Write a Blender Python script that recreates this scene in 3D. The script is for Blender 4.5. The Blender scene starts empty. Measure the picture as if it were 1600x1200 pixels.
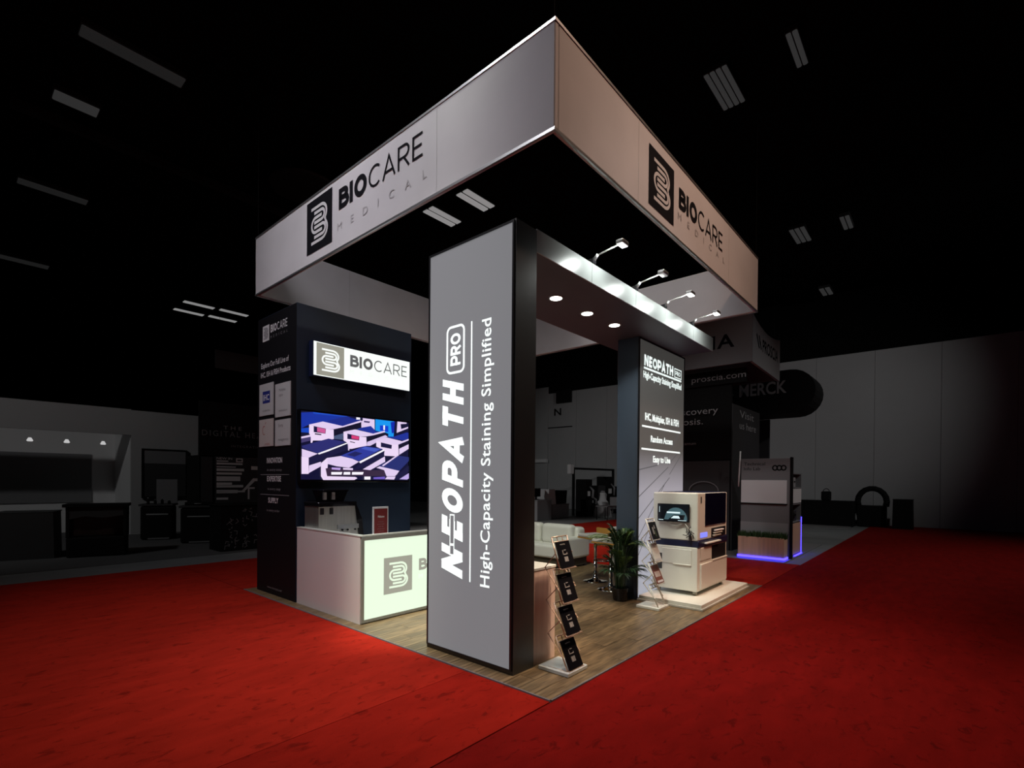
import bpy, bmesh, math, random
from mathutils import Vector, Matrix
random.seed(7)
scene = bpy.context.scene
COL = scene.collection

# ---------------------------------------------------------------- frame
# hall axes: u runs along the stand's right edge, v along its left edge,
# origin at the stand's near floor corner; TH is the yaw of u
TH = 0.85
PX, PY = 0.3468, 3.749
CT, ST = math.cos(TH), math.sin(TH)
def W(u, v, z=0.0):
    return Vector((PX + CT*u - ST*v, PY + ST*u + CT*v, z))

# ---------------------------------------------------------------- camera
cd = bpy.data.cameras.new('camera')
cam = bpy.data.objects.new('camera', cd); COL.objects.link(cam)
cd.sensor_fit = 'HORIZONTAL'; cd.sensor_width = 36.0
cd.lens = 785.774/1600*36.0
cd.shift_x = (800-790.56)/1600
cd.shift_y = (755.83-600)/1600
cd.clip_start = 0.05; cd.clip_end = 200
cam.matrix_world = Matrix.Translation((0, 0, 1.65)) @ Matrix.Rotation(math.pi/2 - 0.0067, 4, 'X') @ Matrix.Rotation(0.0078, 4, 'Z')
scene.camera = cam

# ---------------------------------------------------------------- world, exposure
wd = bpy.data.worlds.new('world'); scene.world = wd; wd.use_nodes = True
wd.node_tree.nodes['Background'].inputs[0].default_value = (0, 0, 0, 1)
scene.view_settings.view_transform = 'Standard'
scene.view_settings.look = 'None'
scene.view_settings.exposure = 0.0
scene.view_settings.gamma = 1.0
scene.view_settings.use_curve_mapping = False

# ---------------------------------------------------------------- added fill lamps, out of view and without fixtures
def spot(name, pos, aim, power, size, blend, color=(1, 1, 1), radius=0.25):
    l = bpy.data.lights.new(name, 'SPOT'); l.energy = power; l.color = color
    l.spot_size = math.radians(size); l.spot_blend = blend; l.shadow_soft_size = radius
    o = bpy.data.objects.new(name, l); COL.objects.link(o)
    a, b = W(*pos), W(*aim)
    o.location = a; o.rotation_euler = (b-a).to_track_quat('-Z', 'Y').to_euler()
    return o
def wash(name, pos, aim, power, sx, sy, spread, color):
    l = bpy.data.lights.new(name, 'AREA'); l.shape = 'RECTANGLE'; l.size = sx; l.size_y = sy
    l.energy = power; l.color = color; l.spread = math.radians(spread)
    o = bpy.data.objects.new(name, l); COL.objects.link(o)
    a, b = W(*pos), W(*aim); o.location = a
    o.rotation_euler = (b-a).to_track_quat('-Z', 'Y').to_euler()
    return o
wash('fill_wash_right', (2.6, -2.8, 9.2), (2.6, 0.0, 3.2), 50, 4.6, 0.3, 76, (1.0, 0.64, 0.47))  # added warm wash for the sign's right face and the analyser side
wash('fill_wash_left', (-2.8, 2.9, 9.2), (0.0, 2.9, 4.4), 100, 0.3, 4.6, 84, (0.98, 0.93, 1.0))  # added wash for the sign's left face and the counter side
spot('fill_spot_carpet', (-2.4, 0.2, 9.2), (-0.1, 1.9, 0), 850, 32, 1.0, (1.0, 0.95, 0.92))  # added for the bright pool on the front carpet
spot('fill_spot_counter', (-2.8, 1.2, 9.2), (0.50, 2.25, 0.0), 3600, 13, 1.0, (0.97, 1.0, 0.80))  # added to stand in for the lit panel's glow on the floor
spot('fill_spot_aisle', (1.5, -2.6, 9.2), (1.6, -0.3, 0), 330, 46, 1.0, (1.0, 0.9, 0.85))  # added to lift the carpet right of the stand corner
spot('fill_spot_far_aisle', (10.0, -4.6, 9.2), (11.5, -2.0, 0), 520, 84, 1.0, (1.0, 0.95, 0.9))  # added to lift the far right carpet
spot('fill_spot_stand', (-0.8, 0.2, 9.3), (4.3, 2.6, 0.4), 1700, 40, 0.7, (0.97, 1.0, 0.88))  # added to brighten sofa, platform and analyser inside the stand
spot('fill_spot_inner', (-2.0, 1.0, 9.3), (5.5, 1.8, 4.6), 560, 22, 0.8, (1.0, 0.98, 0.98))  # added to brighten the inside of the sign's far face
spot('fill_spot_back_aisle', (2.0, 10.0, 9.2), (9.0, 7.6, 0), 2300, 50, 0.9, (1.0, 0.92, 0.88))  # added to brighten the red aisle behind the stand
spot('fill_spot_analyser', (5.4, -4.2, 9.2), (4.5, 0.33, 0.8), 2000, 17, 0.8, (1.0, 0.62, 0.44))  # added warm light on the analyser's right side
spot('fill_spot_pedestal', (0.9, -4.2, 9.2), (0.80, 0.55, 0.5), 4200, 8, 0.9, (1.0, 0.72, 0.5))  # added narrow warm light on the pedestal counter
spot('fill_spot_far_wall', (11.0, -9.0, 9.2), (21.5, 7.0, 2.6), 1250, 58, 1.0)  # added to shape the falloff across the right hall wall
spot('fill_spot_left_stands', (-8.0, 8.0, 9.2), (-0.2, 14.8, 1.2), 460, 62, 1.0)  # added to brighten the far left stands
spot('fill_spot_back_stands', (-8.0, 20.0, 9.2), (19.0, 11.5, 1.8), 2000, 34, 1.0)  # added to brighten the gear seen through the stand
spot('fill_spot_right_stand', (3.0, -7.0, 9.2), (9.4, 1.2, 2.2), 480, 34, 0.9)  # added to brighten the neighbouring stand


TV_ART=[
((20,50,160),[(-0.0,0.861),(0.163,0.884),(0.672,0.879),(0.793,0.848),(0.673,0.772),(0.602,0.734),(0.305,0.77),(0.11,0.712),(0.001,0.652)]),
((30,80,200),[(0.163,0.884),(0.672,0.879),(0.66,0.867),(0.173,0.864)]),
((20,70,190),[(0.001,0.652),(0.11,0.671),(0.111,0.601),(0.001,0.602)]),
((250,246,255),[(0.45,0.81),(0.648,0.872),(0.672,0.863),(0.462,0.8)]),
((25,42,135),[(0.349,0.779),(0.648,0.872),(0.83,0.852),(0.905,0.842),(0.602,0.734),(0.36,0.775)]),
((225,205,240),[(0.11,0.712),(0.305,0.77),(0.602,0.734),(0.893,0.841),(0.912,0.821),(0.614,0.719),(0.474,0.681),(0.383,0.668),(0.164,0.696)]),
((236,216,246),[(0.11,0.712),(0.164,0.696),(0.383,0.668),(0.465,0.675),(0.469,0.544),(0.418,0.53),(0.306,0.512),(0.165,0.503),(0.154,0.472),(0.133,0.471),(0.127,0.572),(0.111,0.591)]),
((22,22,62),[(0.174,0.697),(0.35,0.676),(0.344,0.608),(0.175,0.616)]),
((205,90,150),[(0.223,0.686),(0.344,0.67),(0.339,0.613),(0.223,0.625)]),
((14,14,40),[(0.191,0.602),(0.284,0.598),(0.284,0.583),(0.191,0.586)]),
((14,14,40),[(0.474,0.676),(0.899,0.803),(0.9,0.743),(0.475,0.586)]),
((70,85,120),[(0.475,0.586),(0.906,0.738),(0.919,0.717),(0.603,0.585),(0.615,0.543),(0.475,0.544)]),
((225,205,240),[(0.912,0.843),(0.924,0.839),(0.925,0.718),(0.904,0.71),(0.899,0.803)]),
((225,205,240),[(0.001,0.543),(0.127,0.577),(0.132,0.552),(0.001,0.518)]),
((70,60,110),[(0.001,0.518),(0.132,0.552),(0.133,0.501),(0.002,0.463)]),
((250,246,255),[(0.818,0.878),(0.88,0.878),(0.88,0.851),(0.818,0.845)]),
((225,205,240),[(0.924,0.877),(1.123,0.874),(1.125,0.723),(1.059,0.718),(1.059,0.773),(0.925,0.74)]),
((60,50,100),[(0.943,0.841),(1.046,0.839),(1.033,0.816),(0.943,0.818)]),
((28,48,150),[(0.906,0.738),(1.059,0.773),(1.125,0.723),(1.138,0.701),(1.299,0.697),(1.099,0.665),(0.831,0.705)]),
((20,150,240),[(1.137,0.881),(1.477,0.879),(1.465,0.646),(1.367,0.639),(1.367,0.685),(1.138,0.713)]),
((12,60,205),[(1.217,0.798),(1.366,0.8),(1.367,0.708),(1.217,0.719)]),
((250,246,255),[(1.277,0.804),(1.305,0.806),(1.305,0.732),(1.278,0.735)]),
((10,40,170),[(1.407,0.861),(1.484,0.88),(1.471,0.704),(1.43,0.695)]),
((225,205,240),[(1.534,0.884),(1.708,0.883),(1.708,0.865),(1.591,0.849),(1.606,0.773),(1.738,0.82),(1.738,0.796),(1.521,0.708)]),
((28,48,150),[(1.465,0.646),(1.709,0.728),(1.746,0.725),(1.747,0.63),(1.651,0.6),(1.326,0.624)]),
((225,205,240),[(0.614,0.655),(0.794,0.702),(1.099,0.665),(1.298,0.725),(1.312,0.704),(1.112,0.643),(0.996,0.618),(0.869,0.604),(0.662,0.632)]),
((236,216,246),[(0.614,0.655),(0.662,0.632),(0.869,0.604),(0.983,0.606),(0.99,0.479),(0.92,0.464),(0.747,0.422),(0.699,0.42),(0.674,0.504),(0.615,0.532)]),
((22,22,62),[(0.674,0.633),(0.869,0.609),(0.863,0.549),(0.674,0.558)]),
((215,60,120),[(0.74,0.616),(0.863,0.603),(0.857,0.559),(0.74,0.568)]),
((14,14,40),[(0.716,0.528),(0.796,0.517),(0.796,0.506),(0.716,0.517)]),
((14,14,40),[(0.996,0.601),(1.312,0.698),(1.353,0.684),(0.996,0.535)]),
((215,195,235),[(0.996,0.535),(1.312,0.658),(1.354,0.638),(1.048,0.482),(0.99,0.479)]),
((225,205,240),[(1.152,0.567),(1.34,0.625),(1.622,0.586),(1.747,0.63),(1.747,0.606),(1.551,0.529),(1.452,0.523),(1.219,0.549)]),
((236,216,246),[(1.152,0.567),(1.219,0.549),(1.452,0.523),(1.551,0.529),(1.559,0.347),(1.288,0.347),(1.301,0.428),(1.179,0.467),(1.153,0.477)]),
((22,22,62),[(1.232,0.544),(1.431,0.516),(1.424,0.457),(1.233,0.476)]),
((14,14,40),[(1.565,0.524),(1.747,0.594),(1.747,0.558),(1.566,0.465)]),
((225,205,240),[(1.566,0.465),(1.747,0.546),(1.748,0.474),(1.566,0.371)]),
((42,44,112),[(0.007,0.423),(0.384,0.543),(0.65,0.513),(0.23,0.334),(0.018,0.394)]),
((250,246,255),[(0.23,0.334),(0.662,0.503),(0.692,0.5),(0.252,0.314)]),
((225,205,240),[(0.007,0.383),(0.23,0.329),(0.092,0.267),(0.008,0.284)]),
((236,216,246),[(0.003,0.283),(0.102,0.267),(0.103,0.056),(0.004,0.054)]),
((22,22,62),[(0.107,0.268),(0.675,0.477),(0.681,0.408),(0.113,0.177)]),
((225,205,240),[(0.108,0.167),(0.275,0.223),(0.275,0.161),(0.103,0.066)]),
((225,205,240),[(0.68,0.494),(0.701,0.5),(0.705,0.398),(0.685,0.397)]),
((45,58,155),[(0.569,0.317),(0.946,0.471),(1.26,0.449),(0.859,0.253),(0.748,0.281)]),
((70,90,190),[(0.895,0.43),(0.958,0.464),(1.219,0.444),(1.127,0.397)]),
((30,35,95),[(0.664,0.332),(0.796,0.387),(0.921,0.365),(0.785,0.31)]),
((250,246,255),[(0.859,0.242),(1.273,0.438),(1.307,0.428),(0.884,0.221)]),
((225,205,240),[(0.363,0.277),(0.569,0.312),(0.748,0.281),(0.859,0.242),(0.701,0.151),(0.512,0.167),(0.375,0.195)]),
((236,216,246),[(0.275,0.202),(0.363,0.277),(0.375,0.195),(0.365,0.028),(0.799,0.022),(0.836,0.006),(0.787,-0.021),(0.309,-0.024),(0.276,0.027)]),
((22,22,62),[(0.884,0.221),(1.287,0.405),(1.294,0.336),(0.922,0.156),(0.761,0.119)]),
((225,205,240),[(0.923,0.134),(1.301,0.337),(1.309,0.257),(1.05,0.125)]),
((55,40,65),[(0.365,0.028),(0.342,0.132),(0.42,0.154),(0.761,0.119),(1.303,0.131),(1.303,0.039),(0.923,0.035)]),
((250,246,255),[(0.426,0.086),(0.594,0.089),(0.582,0.052),(0.427,0.05)]),
((250,246,255),[(0.618,0.09),(0.719,0.092),(0.719,0.054),(0.612,0.052)]),
((250,246,255),[(0.749,0.092),(0.936,0.095),(0.923,0.057),(0.744,0.054)]),
((190,160,230),[(0.432,0.149),(0.57,0.147),(0.559,0.115),(0.432,0.123)]),
((225,205,240),[(0.605,0.148),(0.761,0.147),(0.761,0.119),(0.606,0.122)]),
((36,46,112),[(1.194,0.191),(1.538,0.358),(1.749,0.343),(1.75,0.283),(1.568,0.124),(1.316,0.165)]),
((225,205,240),[(1.155,0.161),(1.208,0.185),(1.568,0.124),(1.498,0.041),(1.331,0.039),(1.289,0.13)]),
((225,205,240),[(1.248,0.198),(1.524,0.369),(1.545,0.358),(1.275,0.187)]),
((22,22,62),[(1.484,0.041),(1.75,0.211),(1.751,0.116),(1.512,-0.017)]),
((190,170,230),[(1.569,-0.005),(1.751,0.092),(1.752,0.008),(1.715,-0.01)]),
((250,246,255),[(0.949,0.029),(1.051,0.03),(1.051,-0.014),(0.949,-0.015)]),
((110,90,190),[(1.103,0.02),(1.303,0.033),(1.304,-0.007),(1.103,-0.008)]),
((225,205,240),[(1.304,-0.007),(1.344,0.034),(1.498,0.035),(1.47,-0.012)]),
]

# ---------------------------------------------------------------- materials
MATS = {}
def sr(c):
    return tuple((x/255/12.92 if x/255 <= 0.04045 else ((x/255+0.055)/1.055)**2.4) for x in c)
def mat(name, col, rough=0.6, metal=0.0, emit=0.0, ecol=None, spec=0.5, noise=None, bump=None, rand=0.0, trans=0.0, sheen=0.0):
    """plain procedural principled material; col is linear.  noise=(scale, amount, stretch), bump=(scale, strength)"""
    m = bpy.data.materials.new(name); m.use_nodes = True
    nt = m.node_tree; b = nt.nodes['Principled BSDF']
    b.inputs['Base Color'].default_value = (*col, 1)
    b.inputs['Roughness'].default_value = rough
    b.inputs['Metallic'].default_value = metal
    b.inputs['Specular IOR Level'].default_value = spec
    if trans: b.inputs['Transmission Weight'].default_value = trans
    if sheen: b.inputs['Sheen Weight'].default_value = sheen
    if emit:
        b.inputs['Emission Color'].default_value = (*(ecol or col), 1)
        b.inputs['Emission Strength'].default_value = emit
    tc = None
    if noise or bump or rand:
        tc = nt.nodes.new('ShaderNodeTexCoord')
    cur = None
    if noise:
        mp = nt.nodes.new('ShaderNodeMapping'); mp.inputs['Scale'].default_value = noise[2] if len(noise) > 2 else (1, 1, 1)
        nt.links.new(tc.outputs['Object'], mp.inputs['Vector'])
        n = nt.nodes.new('ShaderNodeTexNoise'); n.inputs['Scale'].default_value = noise[0]; n.inputs['Detail'].default_value = 6
        nt.links.new(mp.outputs[0], n.inputs['Vector'])
        r = nt.nodes.new('ShaderNodeMapRange'); r.inputs[1].default_value = 0.3; r.inputs[2].default_value = 0.7
        r.inputs[3].default_value = 1-noise[1]; r.inputs[4].default_value = 1+noise[1]
        nt.links.new(n.outputs[0], r.inputs[0])
        cur = r.outputs[0]
    if rand:
        oi = nt.nodes.new('ShaderNodeObjectInfo')
        r2 = nt.nodes.new('ShaderNodeMapRange'); r2.inputs[3].default_value = 1-rand; r2.inputs[4].default_value = 1+rand
        nt.links.new(oi.outputs['Random'], r2.inputs[0])
        if cur:
            mm = nt.nodes.new('ShaderNodeMath'); mm.operation = 'MULTIPLY'
            nt.links.new(cur, mm.inputs[0]); nt.links.new(r2.outputs[0], mm.inputs[1]); cur = mm.outputs[0]
        else: cur = r2.outputs[0]
    if cur:
        vm = nt.nodes.new('ShaderNodeVectorMath'); vm.operation = 'SCALE'
        vm.inputs[0].default_value = col; nt.links.new(cur, vm.inputs['Scale'])
        nt.links.new(vm.outputs[0], b.inputs['Base Color'])
    if bump:
        n = nt.nodes.new('ShaderNodeTexNoise'); n.inputs['Scale'].default_value = bump[0]; n.inputs['Detail'].default_value = 4
        nt.links.new(tc.outputs['Object'], n.inputs['Vector'])
        bp = nt.nodes.new('ShaderNodeBump'); bp.inputs['Strength'].default_value = bump[1]; bp.inputs['Distance'].default_value = 0.01
        nt.links.new(n.outputs[0], bp.inputs['Height']); nt.links.new(bp.outputs[0], b.inputs['Normal'])
    MATS[name] = m
    return m

def carpet_mat(name, col):
    m = mat(name, col, rough=1.0, spec=0.08)
    nt = m.node_tree; b = nt.nodes['Principled BSDF']
    tc = nt.nodes.new('ShaderNodeTexCoord')
    def noise(scale, detail, stretch=(1, 1, 1), dist=0.0):
        mp = nt.nodes.new('ShaderNodeMapping'); mp.inputs['Scale'].default_value = stretch
        nt.links.new(tc.outputs['Object'], mp.inputs[0])
        n = nt.nodes.new('ShaderNodeTexNoise'); n.inputs['Scale'].default_value = scale
        n.inputs['Detail'].default_value = detail; n.inputs['Distortion'].default_value = dist
        nt.links.new(mp.outputs[0], n.inputs['Vector']); return n.outputs[0]
    def ramp(src, a, c, lo, hi):
        r = nt.nodes.new('ShaderNodeMapRange'); r.inputs[1].default_value = a; r.inputs[2].default_value = c
        r.inputs[3].default_value = lo; r.inputs[4].default_value = hi; nt.links.new(src, r.inputs[0]); return r.outputs[0]
    def mul(a, c):
        k = nt.nodes.new('ShaderNodeMath'); k.operation = 'MULTIPLY'; nt.links.new(a, k.inputs[0]); nt.links.new(c, k.inputs[1]); return k.outputs[0]
    a = ramp(noise(8.0, 6, (1, 1.7, 1), 1.0), 0.30, 0.43, 0.60, 1.0)      # scuffs and footprints
    c = ramp(noise(2.2, 4, (1, 3.0, 1), 0.5), 0.3, 0.7, 0.85, 1.12)       # pile brushed one way or the other
    d = ramp(noise(180, 2), 0.3, 0.7, 0.85, 1.15)                         # pile
    f = mul(mul(a, c), d)
    vm = nt.nodes.new('ShaderNodeVectorMath'); vm.operation = 'SCALE'; vm.inputs[0].default_value = col
    nt.links.new(f, vm.inputs['Scale']); nt.links.new(vm.outputs[0], b.inputs['Base Color'])
    n = nt.nodes.new('ShaderNodeTexNoise'); n.inputs['Scale'].default_value = 220
    nt.links.new(tc.outputs['Object'], n.inputs['Vector'])
    bp = nt.nodes.new('ShaderNodeBump'); bp.inputs['Strength'].default_value = 0.4; bp.inputs['Distance'].default_value = 0.006
    nt.links.new(n.outputs[0], bp.inputs['Height']); nt.links.new(bp.outputs[0], b.inputs['Normal'])
    return m

mat('fabric_white', (0.72, 0.71, 0.72), 0.9, noise=(1.3, 0.06), spec=0.2)
mat('fabric_seam', (0.60, 0.59, 0.60), 0.9)
mat('sign_black', (0.008, 0.008, 0.011), 0.9, spec=0.1)
mat('sign_faint', (0.5, 0.49, 0.50), 0.9)
mat('alu', (0.55, 0.56, 0.56), 0.35, 0.9)
mat('white_metal', (0.42, 0.45, 0.44), 0.30, spec=0.8)
mat('navy', (0.010, 0.024, 0.052), 0.42, noise=(2.0, 0.08))
mat('navy_side', (0.045, 0.065, 0.095), 0.5)
mat('black_panel', (0.007, 0.007, 0.009), 0.6, spec=0.25)
mat('black_satin', (0.012, 0.012, 0.014), 0.35)
mat('black_matte', (0.008, 0.008, 0.008), 0.9, spec=0.2)
mat('soffit', (0.075, 0.062, 0.085), 0.5)
mat('pillar_side', (0.014, 0.016, 0.017), 0.43, spec=1.0)
mat('lightbox_grey', (0.13, 0.13, 0.135), 0.8, spec=0.2, emit=0.17, ecol=(0.93, 0.94, 1.0))
mat('lightbox_white', (0.8, 0.82, 0.8), 0.7, emit=0.95, ecol=(0.88, 1.0, 0.97))
mat('lit_panel', (0.15, 0.15, 0.14), 0.6, emit=0.95, ecol=(0.84, 1.0, 0.78))
mat('lit_sign', (0.3, 0.3, 0.3), 0.5, emit=1.0, ecol=(0.93, 1.0, 0.96))
mat('lit_grey', (0.2, 0.2, 0.18), 0.5, emit=0.30, ecol=(0.92, 0.93, 0.78))
mat('lit_dark', (0.1, 0.1, 0.1), 0.5, emit=0.11, ecol=(0.9, 0.95, 1.0))
mat('lit_faint', (0.7, 0.72, 0.7), 0.5, emit=0.8, ecol=(0.86, 0.98, 0.90))
mat('print_white', (0.75, 0.75, 0.76), 0.7)
mat('print_grey', (0.28, 0.28, 0.29), 0.7)
mat('print_card', (0.60, 0.60, 0.60), 0.6)
mat('print_card_warm', (0.62, 0.56, 0.53), 0.6)
mat('print_blue', (0.02, 0.03, 0.24), 0.6)
mat('print_red', (0.45, 0.12, 0.10), 0.6)
mat('counter_white', (0.78, 0.73, 0.71), 0.45)
mat('laminate', (0.62, 0.47, 0.40), 0.45, noise=(3.0, 0.10, (6, 6, 0.25)))
mat('counter_top', (0.72, 0.75, 0.70), 0.3)
mat('frame_grey', (0.38, 0.40, 0.38), 0.4, 0.3)
mat('plank', (0.19, 0.128, 0.064), 0.40, noise=(4.0, 0.55, (0.9, 9, 9)), rand=0.22)
mat('plank_base', (0.03, 0.02, 0.012), 0.9)
mat('chrome', (0.85, 0.85, 0.86), 0.08, 1.0)
mat('steel', (0.62, 0.61, 0.57), 0.35, 0.9, noise=(30, 0.08, (1, 1, 0.05)))
mat('black_gloss', (0.006, 0.006, 0.008), 0.12)
mat('leather', (0.78, 0.78, 0.70), 0.45, bump=(40, 0.15))
mat('sofa_base', (0.06, 0.05, 0.03), 0.7)
mat('cream', (0.74, 0.74, 0.66), 0.4)
mat('cream_dark', (0.50, 0.49, 0.43), 0.5)
mat('machine_navy', (0.010, 0.015, 0.050), 0.3)
mat('dark_glass', (0.004, 0.003, 0.014), 0.06)
mat('led_blue', (0.1, 0.1, 0.9), 0.5, emit=1.0, ecol=(0.22, 0.25, 1.0))
mat('led_strip', (0.05, 0.05, 0.9), 0.5, emit=9.0, ecol=(0.03, 0.02, 1.0))
mat('screen_black', (0.004, 0.005, 0.008), 0.15, emit=0.006, ecol=(0.6, 0.8, 1.0))
mat('screen_teal', (0.05, 0.1, 0.12), 0.3, emit=0.10, ecol=(0.35, 0.75, 0.9))
mat('screen_pale', (0.4, 0.5, 0.55), 0.3, emit=0.75, ecol=(0.75, 0.95, 1.0))
mat('rack_white', (0.74, 0.73, 0.66), 0.5)
mat('rack_metal', (0.62, 0.46, 0.36), 0.35, 0.6)
mat('rack_base', (0.62, 0.66, 0.64), 0.25)
mat('brochure_black', (0.006, 0.006, 0.008), 0.25)
mat('brochure_print', (0.32, 0.31, 0.30), 0.4)
mat('brochure_brown', (0.22, 0.07, 0.05), 0.5)
mat('card_red', (0.20, 0.018, 0.018), 0.5)
mat('seat_wood', (0.62, 0.32, 0.06), 0.5)
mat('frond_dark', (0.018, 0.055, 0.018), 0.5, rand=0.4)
mat('frond_lit', (0.14, 0.24, 0.06), 0.5, rand=0.35)  # paler copy of the frond green, with strong light put into the colour
mat('stem_green', (0.04, 0.075, 0.025), 0.6)
mat('soil', (0.015, 0.01, 0.007), 0.95)
mat('hedge', (0.025, 0.07, 0.015), 0.7, rand=0.4)
mat('planter_wood', (0.80, 0.52, 0.36), 0.5, noise=(3.0, 0.12, (6, 6, 0.25)))
mat('lamp_on', (1, 1, 1), 0.5, emit=9.0, ecol=(1.0, 1.0, 0.92))
mat('lamp_low', (1, 1, 1), 0.5, emit=1.4, ecol=(1.0, 0.97, 0.97))
mat('downlight_on', (1, 1, 1), 0.5, emit=10.0, ecol=(0.96, 1.0, 0.86))
mat('highbay_on', (0.6, 0.6, 0.6), 0.5, emit=0.22, ecol=(1, 1, 1))
mat('highbay_off', (0.05, 0.05, 0.05), 0.5, emit=0.025, ecol=(1, 1, 1))
mat('highbay_dim', (0.05, 0.05, 0.05), 0.5, emit=0.010, ecol=(1, 1, 1))
mat('fixture_black', (0.02, 0.02, 0.02), 0.6)
mat('concrete', (0.24, 0.25, 0.25), 0.6, noise=(1.5, 0.12))
mat('exhibit_carpet', (0.12, 0.12, 0.122), 0.95, noise=(60, 0.15), spec=0.1)
mat('grey_tile', (0.24, 0.235, 0.23), 0.5)
mat('wall_paint', (0.40, 0.40, 0.40), 0.85, noise=(0.4, 0.06))
mat('wall_black', (0.004, 0.004, 0.004), 1.0, spec=0.1)
mat('ceiling_black', (0.003, 0.003, 0.003), 1.0, spec=0.1)
mat('duct_black', (0.008, 0.008, 0.008), 0.7)
mat('exhibit_white', (0.42, 0.42, 0.42), 0.7)
mat('exhibit_grey', (0.20, 0.20, 0.205), 0.7)
mat('exhibit_mid', (0.32, 0.32, 0.325), 0.7)
mat('exhibit_dark', (0.035, 0.035, 0.036), 0.7)
mat('exhibit_black', (0.006, 0.006, 0.006), 0.8, spec=0.2)
mat('exhibit_print', (0.30, 0.30, 0.30), 0.8)
mat('exhibit_pale', (0.75, 0.75, 0.75), 0.7)
mat('booth_lamp', (1, 1, 1), 0.5, emit=0.5)
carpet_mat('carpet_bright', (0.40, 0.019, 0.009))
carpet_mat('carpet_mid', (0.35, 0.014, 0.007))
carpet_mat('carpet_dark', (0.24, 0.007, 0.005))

# printed graphic of the second lit wall: dark at the top, pale lilac low down
def graphic_mat():
    m = bpy.data.materials.new('lit_graphic'); m.use_nodes = True
    nt = m.node_tree; b = nt.nodes['Principled BSDF']
    tc = nt.nodes.new('ShaderNodeTexCoord'); sp = nt.nodes.new('ShaderNodeSeparateXYZ')
    nt.links.new(tc.outputs['Object'], sp.inputs[0])
    rp = nt.nodes.new('ShaderNodeValToRGB')
    mr = nt.nodes.new('ShaderNodeMapRange'); mr.inputs[1].default_value = 0.0; mr.inputs[2].default_value = 3.65
    nt.links.new(sp.outputs['Z'], mr.inputs[0]); nt.links.new(mr.outputs[0], rp.inputs[0])
    e = rp.color_ramp.elements
    e[0].position = 0.0; e[0].color = (*sr((172, 176, 190)), 1)
    e[1].position = 1.0; e[1].color = (*sr((62, 62, 60)), 1)
    k = e.new(0.42); k.color = (*sr((168, 164, 174)), 1)
    k = e.new(0.58); k.color = (*sr((88, 84, 80)), 1)
    b.inputs['Base Color'].default_value = (0.1, 0.1, 0.1, 1)
    nt.links.new(rp.outputs[0], b.inputs['Emission Color'])
    b.inputs['Emission Strength'].default_value = 0.8
    MATS['lit_graphic'] = m
graphic_mat()
mat('lit_line', (0.05, 0.05, 0.05), 0.6, emit=0.10, ecol=(0.9, 0.88, 0.95))

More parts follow.
